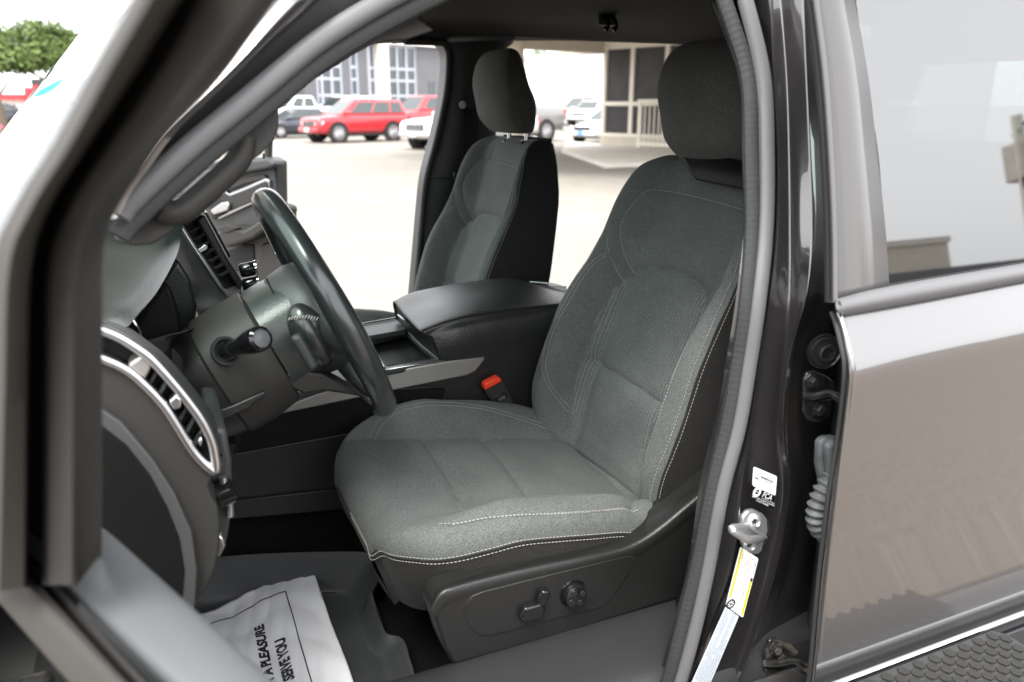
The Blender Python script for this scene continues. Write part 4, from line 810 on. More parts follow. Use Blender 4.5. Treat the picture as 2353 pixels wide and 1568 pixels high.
# ================================================================== seats
class Pad:
    """upholstered block: front surface w(u,v) over a plan outline, rounded edges, side skirt"""
    def __init__(s, O, ev, L, half, W, D, r, r0, r1, taper=0, shift=0):
        s.O = V(O); s.eu = V((0, 1, 0)); s.ev = V(ev).normalized(); s.ew = s.eu.cross(s.ev) * -1
        if s.ew.z < 0 and abs(s.ev.x) > .7: s.ew = -s.ew
        if s.ew.x > 0 and abs(s.ev.z) > .7: s.ew = -s.ew
        s.L, s.half, s.W, s.D, s.r, s.r0, s.r1, s.taper, s.shift = L, half, W, D, r, r0, r1, taper, shift; s.absD = False; s.light = 0
        s.seams = []
    def surf(s, u, v):
        u = np.asarray(u, float); v = np.asarray(v, float); h = s.half(v)
        w_ = s.W(u, v)
        def rolled(e, r): return r - np.sqrt(np.maximum(r**2 - e**2, 0))
        de = rolled(np.clip(np.abs(u) - (h - s.r), 0, s.r), s.r)
        dv = rolled(np.clip(s.r0 - v, 0, s.r0), s.r0) + rolled(np.clip(v - (s.L - s.r1), 0, s.r1), s.r1)
        w_ = w_ - np.maximum(de, dv) - .25 * np.minimum(de, dv)
        return w_
    def edge_k(s, v): return 1.0
    def world(s, u, v, w_): return s.O + s.eu * float(u) + s.ev * float(v) + s.ew * float(w_)
    def hit(s, px, py):
        d = ray(px, py); o = CAM - s.O; prev = None
        oo = (o.dot(s.eu), o.dot(s.ev), o.dot(s.ew)); dd = (d.dot(s.eu), d.dot(s.ev), d.dot(s.ew))
        ts = np.linspace(.55, 2.6, 1600); u = oo[0] + dd[0] * ts; v = oo[1] + dd[1] * ts; w_ = oo[2] + dd[2] * ts
        h = s.half(np.clip(v, 0, s.L)); ins = (np.abs(u) <= h) & (v >= 0) & (v <= s.L)
        f = w_ - s.surf(np.clip(u, -h, h), np.clip(v, 0, s.L))
        k = np.where(ins & (f <= 0))[0]
        if len(k): i = k[0]
        else:  # nearest miss
            pen = np.abs(f) + 10 * np.maximum(0, np.abs(u) - h) + 10 * np.maximum(0, -v) + 10 * np.maximum(0, v - s.L); i = int(np.argmin(pen))
        return (float(np.clip(u[i], -h[i], h[i])), float(np.clip(v[i], 0, s.L)))
    def seam(s, pix, depth=.004, sig=.0035, puff=.004, psig=.018, mirror=False, uv=None):
        uv = uv or [s.hit(*p) for p in pix]
        c = [(p.x, p.y) for p in cr([V((a, b_, 0)) for a, b_ in uv], 60)]
        s.seams.append((np.array(c), depth, sig, puff, psig)); return c
    def groove(s, U, Vv):
        w_ = np.zeros_like(U)
        for c, depth, sig, puff, psig in s.seams:
            d2 = np.full(U.shape, 1e9)
            for a, b_ in zip(c[:-1], c[1:]):
                ab = b_ - a; L2 = max(ab @ ab, 1e-12); t = np.clip(((U - a[0]) * ab[0] + (Vv - a[1]) * ab[1]) / L2, 0, 1)
                d2 = np.minimum(d2, (U - a[0] - t * ab[0])**2 + (Vv - a[1] - t * ab[1])**2)
            w_ -= depth * np.exp(-d2 / sig**2) + puff * np.exp(-d2 / psig**2)
        return w_
    def build(s, name, mats, parent, nu=150, nv=170, region=None, label=None):
        th = np.linspace(-1, 1, nu); sp = np.sign(th) * (.55 * np.abs(th) + .45 * np.sin(np.abs(th) * np.pi / 2))
        q = np.linspace(0, 1, nv); vv = s.L * (.5 - .5 * np.cos(np.pi * q)) * .35 + s.L * q * .65
        VV = np.repeat(vv[:, None], nu, 1); H = s.half(VV); U = H * sp[None, :]
        Wd = s.surf(U, VV); G = s.groove(U, VV); Wd = Wd + G
        # fine unevenness of the padding
        Wd = Wd + .0012 * np.sin(U * 31 + 3 * np.sin(VV * 17)) * np.cos(VV * 23 + 1)
        K = 12; rows = []; cols = nu + 2 * K
        for i in range(nv):
            row = []
            dd = s.D(vv[i])
            if s.absD: dd = max(.008, dd + Wd[i, 0])
            def sk(sgn, j0):
                out = []
                for k in range(1, K + 1):
                    f = k / K; bul = .010 * math.sin(f * math.pi)
                    uu = sgn * (H[i, 0] * (1 - s.taper * f) + bul - .002 * f); v2 = vv[i] + s.shift * f * (1 - vv[i] / s.L)
                    out.append((uu, v2, Wd[i, j0] - dd * f))
                return out
            row = sk(-1, 0)[::-1] + [(U[i, j], vv[i], Wd[i, j]) for j in range(nu)] + sk(1, nu - 1)
            rows.append([s.world(*p) for p in row])
        b = MB(); n = cols
        vs = [p for r in rows for p in r]; fs = []; ms = []
        for i in range(nv - 1):
            for j in range(n - 1):
                fs.append([i * n + j, i * n + j + 1, (i + 1) * n + j + 1, (i + 1) * n + j])
                jj = j - K
                if jj < 0 or jj >= nu - 1:
                    f_ = (K - j) / K if jj < 0 else (jj - nu + 2) / K
                    ms.append(0 if f_ <= s.light + 1e-6 else 1)
                else:
                    m_ = 0
                    if region: m_ = region(U[i, jj], vv[i], H[i, 0])
                    ms.append(m_)
        o = len(b.v); b.v += [tuple(p) for p in vs]; b.f += fs; b.m += ms
        # end caps: vertical grids from the front row down to the underside
        for i, sg in ((0, -1), (nv - 1, 1)):
            dd = max(.008, s.D(vv[i]) + Wd[i, 0]) if s.absD else s.D(vv[i]); top = [(U[i, j], vv[i], Wd[i, j]) for j in range(nu)]; gr = []
            for k in range(K + 1):
                f = k / K
                gr.append([s.world(p[0] * (1 - s.taper * f), p[1] + (s.shift * f if sg < 0 else 0) + sg * .008 * math.sin(f * math.pi), p[2] - dd * f) for p in top])
            nl = int(round(s.light * K)) if sg < 0 else 0
            if nl: b.grid(gr[:nl + 1], mi=0)
            b.grid(gr[nl:], mi=1)
        return b.build(name, mats, parent, auto=75, label=label)
    def skirt(s, sgn, v, f, lift=.0012):
        h = float(s.half(v)); wd = float(s.surf(np.array(sgn * h), np.array(v))); dd = s.D(v)
        return s.world(sgn * (h * (1 - s.taper * f) + .010 * math.sin(f * math.pi) - .002 * f + lift), v + s.shift * f * (1 - v / s.L), wd - dd * f)
    def front(s, u, f, lift=.0012):
        wd = float(s.surf(np.array(u), np.array(0.))); dd = s.D(0.)
        return s.world(u * (1 - s.taper * f), s.shift * f - .008 * math.sin(f * math.pi) - lift, wd - dd * f)
    def pts(s, uv, n, lift=.0012):
        c = cr([V((a, b_, 0)) for a, b_ in uv], n); U = np.array([p.x for p in c]); Vv = np.array([p.y for p in c])
        w_ = s.surf(U, Vv) + s.groove(U, Vv); return [s.world(u, v, ww + lift) for u, v, ww in zip(U, Vv, w_)]
def ss(x, a, b_):
    t = np.clip((x - a) / (b_ - a), 0, 1); return t * t * (3 - 2 * t)
def stitch(b, pad, uv, pitch=.0060, r=.00058, off=0.0011):
    c = pad.pts(uv, 400, off); L = sum((c[i + 1] - c[i]).length for i in range(399)); n = max(4, int(L / pitch))
    c = lin(c, n * 3 + 1)
    for i in range(n): b.tube([c[3 * i], c[3 * i + 2]], r, 5)
def curvefun(vs, hs):
    p = cr([V((a, b_, 0)) for a, b_ in zip(vs, hs)], 200); X = np.array([q.x for q in p]); Yv = np.array([q.y for q in p])
    return lambda v: np.interp(v, X, Yv)
# ---- cushion
t_ = R(9.5)
ch = curvefun([0, .006, .016, .035, .065, .11, .17, .3, .45, .57], [.125, .158, .185, .213, .240, .260, .270, .270, .262, .235])
def cW(u, v):
    a = np.abs(u); hb = .006 + .044 * ss(v, .0, .2) * (1 - .55 * ss(v, .36, .55))
    return ss(a, .150, .222) * hb - .006 * (1 - (np.minimum(a, .16) / .16)**2) + .010 * np.sin(np.clip(v / .5, 0, 1) * np.pi)
cush = Pad((.250, -.42, 1.052), (math.cos(t_), 0, -math.sin(t_)), .56, ch, cW, lambda v: .112 - .05 * max(0, v - .3) / .27, .036, .05, .03, taper=.08, shift=.06); cush.light = 1 / 12
back = Pad((.728, -.42, .955), (math.sin(R(19.5)), 0, math.cos(R(19.5))), .645, curvefun([0, .04, .12, .2, .3, .40, .46, .54, .60, .645], [.218, .232, .246, .248, .242, .228, .22, .208, .188, .150]),
           lambda u, v: ss(np.abs(u), .125, .205) * .083 * (ss(v, -.12, .12) * (1 - .38 * ss(v, .26, .47))) - .012 * (1 - (np.minimum(np.abs(u), .2) / .2)**2) * (1 - ss(v, .42, .6)) + .016 * np.exp(-((v - .17) / .09)**2) * (1 - ss(np.abs(u), .1, .16)),
           curvefun([0, .14, .28, .48, .56, .62, .645], [.085, .10, .105, .085, .066, .052, .05]), .03, .02, .045); back.absD = True
cs = [cush.seam([(785, 1003), (860, 1003), (940, 1002), (1100, 1002), (1250, 1003), (1300, 1006)]),
      cush.seam([(1040, 1197), (1100, 1185), (1200, 1174), (1350, 1167), (1470, 1160)], .003),
      cush.seam([(975, 1004), (1000, 1048), (1022, 1082), (1046, 1122), (1058, 1146)], .004, .003, .005, .014),
      cush.seam([(1108, 1003), (1145, 1045), (1180, 1090), (1214, 1136)], .004, .003, .005, .014),
      cush.seam([(1305, 1008), (1340, 1040), (1400, 1098), (1440, 1138), (1455, 1160)], .004, .003, .005, .016)]
HU = lambda pts, pad: [pad.hit(*p) for p in pts]
c_far1 = HU([(850, 1000), (865, 975), (900, 947), (950, 931), (1010, 926), (1100, 934), (1180, 954), (1250, 977), (1300, 1000)], cush)
c_far2 = HU([(862, 1003), (877, 980), (908, 954), (955, 938), (1010, 933), (1100, 941), (1180, 961), (1250, 984), (1292, 1001)], cush)
c_near1 = HU([(1010, 1204), (1060, 1193), (1100, 1186), (1200, 1175), (1350, 1168), (1470, 1161)], cush)
c_near2 = HU([(1040, 1202), (1100, 1190), (1200, 1180), (1350, 1172), (1470, 1166)], cush)
edge_uv = lambda d: [(-.12, .003 + d * .9), (-.17, .006 + d), (-.222 + d * .8, .022 + d * .6), (-.25 + d, .06), (-.264 + d, .12), (-.2705 + d, .2), (-.27 + d, .3), (-.265 + d, .4), (-.258 + d, .46)]
bs = [back.seam([(1303, 985), (1306, 930), (1325, 850), (1350, 780), (1385, 700), (1410, 660), (1440, 632), (1475, 617), (1510, 616), (1560, 628), (1598, 648), (1612, 668), (1612, 700), (1590, 760), (1550, 850), (1510, 930), (1480, 1030), (1468, 1112)], .005, .0035, .006, .018),
      back.seam([(1349, 822), (1400, 850), (1450, 883), (1507, 922)], .004, .003, .004, .014),
      back.seam([(1429, 658), (1407, 609), (1393, 565), (1393, 537)], .0025, .003, .002, .012),
      back.seam([(1451, 634), (1431, 581), (1423, 533), (1431, 501), (1455, 464), (1483, 440), (1512, 437), (1572, 446), (1640, 463), (1713, 483)], .0025, .003, .002, .012),
      back.seam([(1532, 432), (1540, 416), (1552, 396)], .002, .003, .002, .01),
      back.seam([(1614, 690), (1640, 668), (1662, 650), (1700, 610), (1715, 575)], .002, .003, .002, .012)]
insert_uv = np.array(bs[0])
crease_v = float(np.mean([p[1] for p in bs[1]]))
# symmetric insert outline for the material regions
def in_insert(u, v):
    c = insert_uv; inside = False; n = len(c)
    for i in range(n):
        x1, y1 = c[i]; x2, y2 = c[i - 1]
        if (y1 > v) != (y2 > v) and u < (x2 - x1) * (v - y1) / (y2 - y1) + x1: inside = not inside
    return inside
def breg(u, v, h):
    if abs(u) > h - .004: return 1
    return 2 if in_insert(u, v) else 0
def creg(u, v, h): return 0
def seat(root):
    c = cush.build('cushion', [M['cloth'], M['cloth_dark']], root, 150, 170, creg)
    k = back.build('backrest', [M['cloth'], M['cloth_dark'], M['rib']], root, 150, 180, breg)
    SL = []
    def sline(pad, uv, off=.0011):
        b = MB(); stitch(b, pad, uv, off=off); SL.append(b.build('stitching', M['thread'], root, auto=0)); SL[-1]['of'] = 'cushion' if pad is cush else 'back'
    for uv in (c_far1, c_far2, c_near1, c_near2): sline(cush, uv)
    for f in (.045, .115):
        pp_ = [cush.skirt(-1, v, f) for v in (.47, .42, .36, .3, .24, .18, .13, .09, .06, .035, .016, .006)] + [cush.front(u, f) for u in (-.14, -.11, -.07, 0)]
        q_ = cr(pp_, 400); Ls = sum((q_[i + 1] - q_[i]).length for i in range(399)); n = int(Ls / .006); q_ = lin(q_, n * 3 + 1); b = MB()
        for i in range(n): b.tube([q_[3 * i], q_[3 * i + 2]], .00062, 5)
        SL.append(b.build('stitching', M['thread'], root, auto=0)); SL[-1]['of'] = 'cushion'
    b = MB(); b.tube(cr([cush.skirt(-1, v, 0.08, -.0004) for v in (.47, .42, .36, .3, .24, .18, .13, .09, .06, .035, .016, .006)] + [cush.front(u, 0.08, -.0004) for u in (-.14, -.11, -.07, 0, .1)], 120), .0016, 6); b.build('piping', M['cloth_dark'], root)
    for pix in ([(1451, 634), (1431, 581), (1423, 533), (1431, 501), (1455, 464), (1483, 440), (1512, 437), (1572, 446), (1640, 463), (1713, 483)], [(1429, 658), (1407, 609), (1393, 565), (1393, 537)],
                [(1393, 581), (1358, 605), (1330, 642), (1296, 700), (1263, 767), (1249, 822), (1254, 874), (1274, 910), (1301, 947)], [(1393, 588), (1364, 610), (1337, 645), (1304, 702), (1271, 768), (1257, 822), (1261, 868), (1280, 902), (1303, 935)],
                ):
        sline(back, HU(pix, back), .001)
    for du in (0, .005): sline(back, [(-.185 + du, .10), (-.192 + du, .18), (-.193 + du, .27), (-.185 + du, .35), (-.168 + du, .42)], .001)
    for d in (.012, .002):
        sline(back, [(-float(back.half(v)) + d * .9 + .0006, v) for v in np.linspace(.03, .60, 14)], .001)
        sline(back, [(float(back.half(v)) - d * .9 - .0006, v) for v in np.linspace(.03, .60, 14)], .001)
    # welt along the cushion edge and the seam on the dark side of the back
    b = MB()
    b.tube(cr([back.world(-float(back.half(v)) - .006, v, dd) for v, dd in ((.03, -.07), (.10, -.045), (.2, -.028), (.3, -.01), (.36, .0))], 40), .0016, 6)
    b.build('side_seam', M['black'], root)
    bk = MB(); q = []
    for v in np.linspace(.02, .642, 22):
        h = float(back.half(v)) * .97; dd = back.D(v) + .0
        q.append([back.world(h * s_ * .98, v, -dd - .004 - .006 * (1 - s_ * s_)) for s_ in np.linspace(-1, 1, 12)])
    bk.grid(q); bk.build('seat_back_cover', M['plastic_soft'], root, thick=.006)
    return [c, k] + SL
# ---- headrest
HV = [0, .008, .04, .08, .125, .165, .19, .205, .212]
HP = curvefun(HV, [.092, .106, .124, .131, .132, .127, .116, .098, .07])
HC = curvefun(HV, [.908, .903, .890, .884, .870, .868, .870, .873, .875])
HD = curvefun(HV, [.026, .038, .053, .055, .047, .037, .027, .016, .006])
def headrest(root, c0, lean, flap):
    ev = V((math.sin(lean), 0, math.cos(lean))); ew = V((-math.cos(lean), 0, math.sin(lean))); eu = V((0, 1, 0)); c0 = V(c0)
    rows = []; n = 56
    for v in [.212 * (.5 - .5 * math.cos(math.pi * i / 40)) for i in range(41)]:
        hw, hd = float(HP(v)), float(HD(v)); row = []
        fwd_ = .875 - float(HC(v))
        for k in range(n):
            t = 2 * math.pi * k / n; ct, st_ = math.cos(t), math.sin(t); e = 3.0
            r_ = (abs(ct)**e + abs(st_)**e)**(-1 / e)
            row.append(c0 + ev * (v - .106) + eu * hw * ct * r_ * (1 - (.10 if st_ < 0 else 0) * abs(st_)) + ew * (hd * st_ * r_ + fwd_ - .22 * hd * ct * ct))
        rows.append(row)
    b = MB(); b.grid(rows, cu=True); b.add(rows[0], [list(range(n))]); b.add(rows[-1], [list(range(n))[::-1]])
    h = b.build('headrest', M['head_cloth'], root, auto=75)
    b = MB()
    for sg in (-1, 1):
        for off in (.80, .84):
            pts_ = []
            for i in range(5, 37):
                row = rows[i]; a = math.acos(off); k = a / (2 * math.pi) * n; 
                if sg < 0: k = n / 2 - k
                p = row[int(k) % n].lerp(row[(int(k) + 1) % n], k % 1); pts_.append(p + ew * .0008 + eu * sg * .0004)
            c = lin(pts_, 37 * 3 + 1)
            for i in range(37): b.tube([c[3 * i], c[3 * i + 2]], .0005, 5)
    b.build('headrest_stitching', M['thread_dark'], root, auto=0)
    if not flap:
        for sg in (-1, 1):
            b = MB(); a = V((.930, c0.y + sg * .058, 1.556)); d_ = V((.03, 0, 1)).normalized(); b.cyl(a, a + d_ * .07, .0062, seg=16); b.build('headrest_post', M['chrome'], root)
            b = MB(); q = a - d_ * .008; b.lathe(q, d_, [(0, .009), (.013, .009), (.019, .005), (.021, 0), (.020, -.004), (0, -.004)], 24); b.build('post_guide', M['gloss'], root, )
    return rows
def side_parts(root, sg):
    # moulded side shield, drawn on the outer side of the seat
    y = -.42 + sg * .30
    def Sx(pts, off=0): return [P(a, b_, y=-.72 - off) for a, b_ in pts]
    ridge = [(990, 1395), (1003, 1370), (1030, 1350), (1186, 1309), (1330, 1279), (1420, 1260), (1470, 1240), (1520, 1206), (1570, 1165), (1615, 1128), (1660, 1090)]
    bound = [(978, 1385), (988, 1355), (1015, 1334), (1170, 1294), (1300, 1258), (1390, 1229), (1440, 1203), (1500, 1158), (1545, 1124), (1595, 1086), (1640, 1052)]
    low = [(994, 1410), (1012, 1386), (1036, 1366), (1190, 1324), (1335, 1293), (1425, 1274), (1478, 1253), (1530, 1218), (1580, 1178), (1625, 1142), (1668, 1106)]
    q1 = [P(a, b_, y=-.655) for a, b_ in bound]; q2 = [P(a, b_, y=-.715) for a, b_ in ridge]; q3 = [P(a, b_, y=-.7212) for a, b_ in low]
    loft('side_shield', [[p + V((0, .03, -.02)) for p in q1], q1, [p.lerp(q, .55) + V((0, 0, .003)) for p, q in zip(q1, q2)], q2, q3, [p + V((0, 0, -.012)) for p in q3]], M['plastic'], root, 50, m=40, label='rounded upper ledge of the driver seat shield')
    out = [(992, 1400), (1003, 1380), (1030, 1362), (1186, 1320), (1330, 1290), (1420, 1270), (1470, 1250), (1520, 1216), (1570, 1175), (1615, 1138), (1660, 1100), (1680, 1110), (1640, 1250), (1600, 1368), (1500, 1396), (1300, 1460), (1050, 1530), (1040, 1528), (1022, 1490), (1003, 1432)]
    b = MB(); b.slab(Sx(out), (0, .055, 0)); b.build('side_shield', M['plastic'], root, bevel=.019, seg=6, label='black grained side shield of the driver seat')
    inn = [(1067, 1410), (1072, 1385), (1085, 1368), (1110, 1358), (1200, 1335), (1330, 1303), (1435, 1278), (1453, 1276), (1456, 1290), (1440, 1320), (1418, 1355), (1395, 1382), (1370, 1398), (1250, 1427), (1130, 1458), (1110, 1460), (1092, 1452), (1078, 1435)]
    b = MB(); b.slab(Sx(inn, .0), (0, -.0022, 0)); b.build('switch_panel', M['plastic'], root, bevel=.0016, seg=3)
    tube_pts = Sx(inn + inn[:1], .0004); b = MB(); b.tube(cr(tube_pts[:-1], 120, True), .0011, 6, closed=True); b.build('panel_groove', M['black'], root)
    b = MB(); b.slab(Sx([(1198, 1388), (1240, 1376), (1246, 1390), (1240, 1414), (1200, 1422), (1186, 1412)], .002), (0, -.013, 0)); b.build('seat_switch', M['gloss'], root, bevel=.004, seg=4, label='black seat slide switch')
    b = MB(); b.slab(Sx([(1232, 1360), (1240, 1348), (1256, 1347), (1258, 1356), (1246, 1385), (1232, 1387), (1226, 1378)], .002), (0, -.013, 0)); b.build('seat_switch', M['gloss'], root, bevel=.004, seg=4, label='black backrest switch')
    c = P(1316, 1363, y=-.722); k = MB(); k.lathe(c, (0, -1, 0), [(.0225, 0), (.0215, .002), (.0185, .001), (.0185, .011), (.017, .0135), (.013, .0145), (0, .0145)], 36); k.build('lumbar_knob', M['gloss'], root, label='round four-way lumbar knob')
    k = MB()
    for a in range(4):
        q = c + V((math.cos(a * math.pi / 2 + .5), 0, math.sin(a * math.pi / 2 + .5))) * .0105; k.lathe(q + V((0, -.0142, 0)), (0, -1, 0), [(0, .0002), (.0042, .0008), (.005, .0)], 16)
    k.build('knob_dimple', M['plastic'], root)
    me = text('t', 'AIRBAG', P(1562, 1192, y=-.7215), P(1590, 1166, y=-.7215) - P(1562, 1192, y=-.7215), V((-.5, 0, .8)), .0085, M['black'], None); o = bpy.data.objects.new('print', me); COL.objects.link(o); o.parent = root
    b = MB(); b.slab(Sx([(1060, 1500), (1300, 1430), (1420, 1400), (1300, 1452), (1060, 1526)], -.002), (0, -.003, 0))
    # recliner cover between cushion and back
    b = MB(); b.box((.70, -.42 - sg * -.24, .95), (.12, .05, .10)); b.build('recliner_cover', M['plastic'], root, bevel=.02, seg=4)
def base(label, dx, dy):
    b = MB(); b.box((.55, -.42 + dy, .875), (.34, .40, .13)); b.box((.86, -.42 + dy, .86), (.12, .4, .14)); b.box((.55, -.42 + dy, .78), (.2, .2, .06)); o = b.build('seat', M['pocket'], T, bevel=.02, label=label); return o
S1 = base('driver seat in grey cloth with pale stitching', 0, 0)
m1 = seat(S1)
headrest(S1, (.922, -.42, 1.652), 0, True)
side_parts(S1, -1)
# the flap below the driver headrest
e_ = lambda px, py, w_: back.world(*back.hit(px, py), 0)
fl = [[P(1562, 350, x=.925), P(1600, 352, x=.922), P(1650, 360, x=.918), P(1705, 372, x=.914), P(1760, 384, x=.91)], [P(1582, 385, x=.905), P(1620, 390, x=.902), P(1660, 396, x=.898), P(1700, 402, x=.895), P(1745, 410, x=.89)], [P(1602, 414, x=.898), P(1630, 420, x=.895), P(1660, 426, x=.892), P(1696, 433, x=.888), P(1735, 440, x=.884)]]
loft('headrest_flap', fl, M['pocket'], S1, 24, thick=.006, m=14, label='black vinyl flap under the headrest')
dashes([P(1566, 358, x=.92), P(1586, 386, x=.901), P(1604, 413, x=.894)], 12, .0005, 'thread_dark', parent=S1)
PDX = -.004
S2 = base('passenger seat in grey cloth with its headrest raised', 0, .84)
def lean_copy(o):
    c = o.copy(); COL.objects.link(c); c.parent = S2; off = V((PDX, .84, 0))
    if o is not m1[0] and o.get('of') != 'cushion':
        p = V((.728, 0, .955)); rm = Matrix.Rotation(R(-2.6), 3, 'Y'); c.rotation_euler = (0, R(-2.6), 0); off += p - rm @ p
    c.location = off
for o in m1: lean_copy(o)
for o in [q for q in S1.children if q.name.split('.')[0] in ('side_seam', 'seat_back_cover')]:
    lean_copy(o)
headrest(S2, (.877, .42, 1.682), 0, False)
# ================================================================== floor mat and paper mat
def F(px, py, z): return P(px, py, z=z)
lip = [F(380, 1300, .80), F(520, 1286, .80), F(620, 1279, .80), F(760, 1274, .80), F(835, 1275, .80), F(858, 1290, .79), F(868, 1330, .775), F(860, 1352, .77), F(851, 1364, .765), F(858, 1392, .76), F(872, 1432, .755), F(885, 1463, .75), F(917, 1472, .75), F(932, 1500, .748), F(948, 1560, .745), F(975, 1660, .745)]
inn = [F(420, 1420, .726), F(520, 1392, .726), F(620, 1378, .726), F(720, 1372, .726), F(775, 1372, .726), F(795, 1380, .726), F(805, 1405, .726), F(806, 1425, .726), F(808, 1440, .726), F(815, 1460, .726), F(826, 1485, .726), F(838, 1505, .726), F(850, 1520, .726), F(858, 1540, .726), F(866, 1580, .726), F(880, 1680, .726)]
mid = [a.lerp(b_, .55) - V((0, 0, .012)) for a, b_ in zip(lip, inn)]
cen = [V((.02 + .012 * i, -.45 - .01 * i, .724)) for i in range(16)]
lo = [p + V((.006, .010, -.012)) for p in lip]
fm = loft('floor_mat', [lo, [p + V((.004, .004, 0)) for p in lip], lip, mid, inn, [a.lerp(c, .3) for a, c in zip(inn, cen)], cen], M['rubber_mat'], None, 70, m=40, thick=.003)
tag(fm, 'black rubber floor mat with raised rim before the driver seat', 'floor mat')
slab('heel_pad', [F(748, 1325, .729), F(778, 1318, .729), F(788, 1330, .729), F(786, 1352, .729), F(770, 1366, .729), F(742, 1366, .729)], (0, 0, .002), M['plastic_grey'], fm, .001)
for k, q in enumerate(([(752, 1332), (774, 1324), (762, 1338), (754, 1340)], [(750, 1346), (768, 1340), (764, 1362), (760, 1348)])): slab('emblem', [F(x, y, .7315) for x, y in q], (0, 0, .0012), M['pocket'], fm, .0004)
# paper: a bent sheet with print
M_ = {}
pc = {(0, 0): F(712, 1303, .748), (1, 0): F(380, 1452, .735), (0, 1): F(835, 1640, .734), (1, 1): F(480, 1790, .734)}
def pap(s, t, lift=0):
    """s along the short top edge from the right hand corner, t down the long side"""
    p = pc[0, 0].lerp(pc[1, 0], s).lerp(pc[0, 1].lerp(pc[1, 1], s), t)
    w_ = .0040 * math.sin(5.2 * s + 2.3 * t + .5) + .0028 * math.sin(11 * t - 4 * s) + .0022 * math.sin(17 * s + 9 * t)
    w_ += .0026 * abs(math.sin(14 * t + 6 * s + 1.5 * math.sin(7 * s))) + .002 * abs(math.sin(23 * s - 11 * t))
    return p + V((-.004 * math.sin(3 * math.pi * s) * (1 - t), 0, w_ + .004 + lift))
b = MB(); b.grid([[pap(i / 70, j / 70) for i in range(71)] for j in range(71)]); pm = b.build('paper_mat', M['paper'], None, thick=.0004, auto=0)
tag(pm, 'white printed paper mat lying on the rubber floor mat', 'paper mat')
b = MB()
def pband(p, q, wd, n=40):
    for i in range(n):
        a = (p[0] + (q[0] - p[0]) * i / n, p[1] + (q[1] - p[1]) * i / n); c = (p[0] + (q[0] - p[0]) * (i + 1) / n, p[1] + (q[1] - p[1]) * (i + 1) / n)
        dx, dy = q[0] - p[0], q[1] - p[1]; L = math.hypot(dx, dy); nx, ny = -dy / L * wd, dx / L * wd
        b.add([pap(a[0] + nx, a[1] + ny, .0006), pap(c[0] + nx, c[1] + ny, .0006), pap(c[0] - nx, c[1] - ny, .0006), pap(a[0] - nx, a[1] - ny, .0006)], [[0, 1, 2, 3]])
def inv_pap(px, py):
    best = None
    for i in range(81):
        for j in range(101):
            q = pap(i / 80, j / 100); d_ = (q - CAM).normalized().dot(ray(px, py).normalized())
            if best is None or d_ > best[0]: best = (d_, i / 80, j / 100)
    return best[1], best[2]
kc = inv_pap(656, 1361); kl = inv_pap(475, 1436); kr = inv_pap(716, 1562)
pband(kc, (kc[0] + (kl[0] - kc[0]) * 1.6, kc[1] + (kl[1] - kc[1]) * 1.6), .0045); pband(kc, (kc[0] + (kr[0] - kc[0]) * 1.5, kc[1] + (kr[1] - kc[1]) * 1.5), .0045)
def ptext(body, p0, p1, hpx):
    """text running from pixel p0 to p1 along the sheet, letters hpx to the left of the baseline"""
    a = inv_pap(*p0); c = inv_pap(*p1); e = inv_pap(p0[0] - hpx, p0[1] + hpx * .39)
    cu = bpy.data.curves.new('t', 'FONT'); cu.body = body; cu.size = 1; t = bpy.data.objects.new('t', cu); COL.objects.link(t)
    cu.offset = .05
    me = bpy.data.meshes.new_from_object(t.evaluated_get(bpy.context.evaluated_depsgraph_get())); bpy.data.objects.remove(t)
    X = max(v.co.x for v in me.vertices)
    bm = bmesh.new(); bm.from_mesh(me); bmesh.ops.subdivide_edges(bm, edges=[q for q in bm.edges if q.calc_length() > .15], cuts=3, use_grid_fill=True); bmesh.ops.triangulate(bm, faces=bm.faces)
    vs = []
    for v in bm.verts:
        fx = v.co.x / X; fy = v.co.y / .72
        vs.append(pap(a[0] + (c[0] - a[0]) * fx + (e[0] - a[0]) * fy, a[1] + (c[1] - a[1]) * fx + (e[1] - a[1]) * fy, .0007))
    bm.verts.index_update(); b.add(vs, [[v.index for v in f.verts] for f in bm.faces]); bm.free()
ptext('A PLEASURE', (627, 1548), (604, 1434), 25)
ptext('IT HAS BEEN', (650, 1668), (629, 1556), 25)
ptext('SERVE YOU', (674, 1562), (651, 1464), 22)
ptext('TO', (690, 1640), (679, 1590), 22)
b.build('print', M['ink'], pm, smooth=False, auto=0)
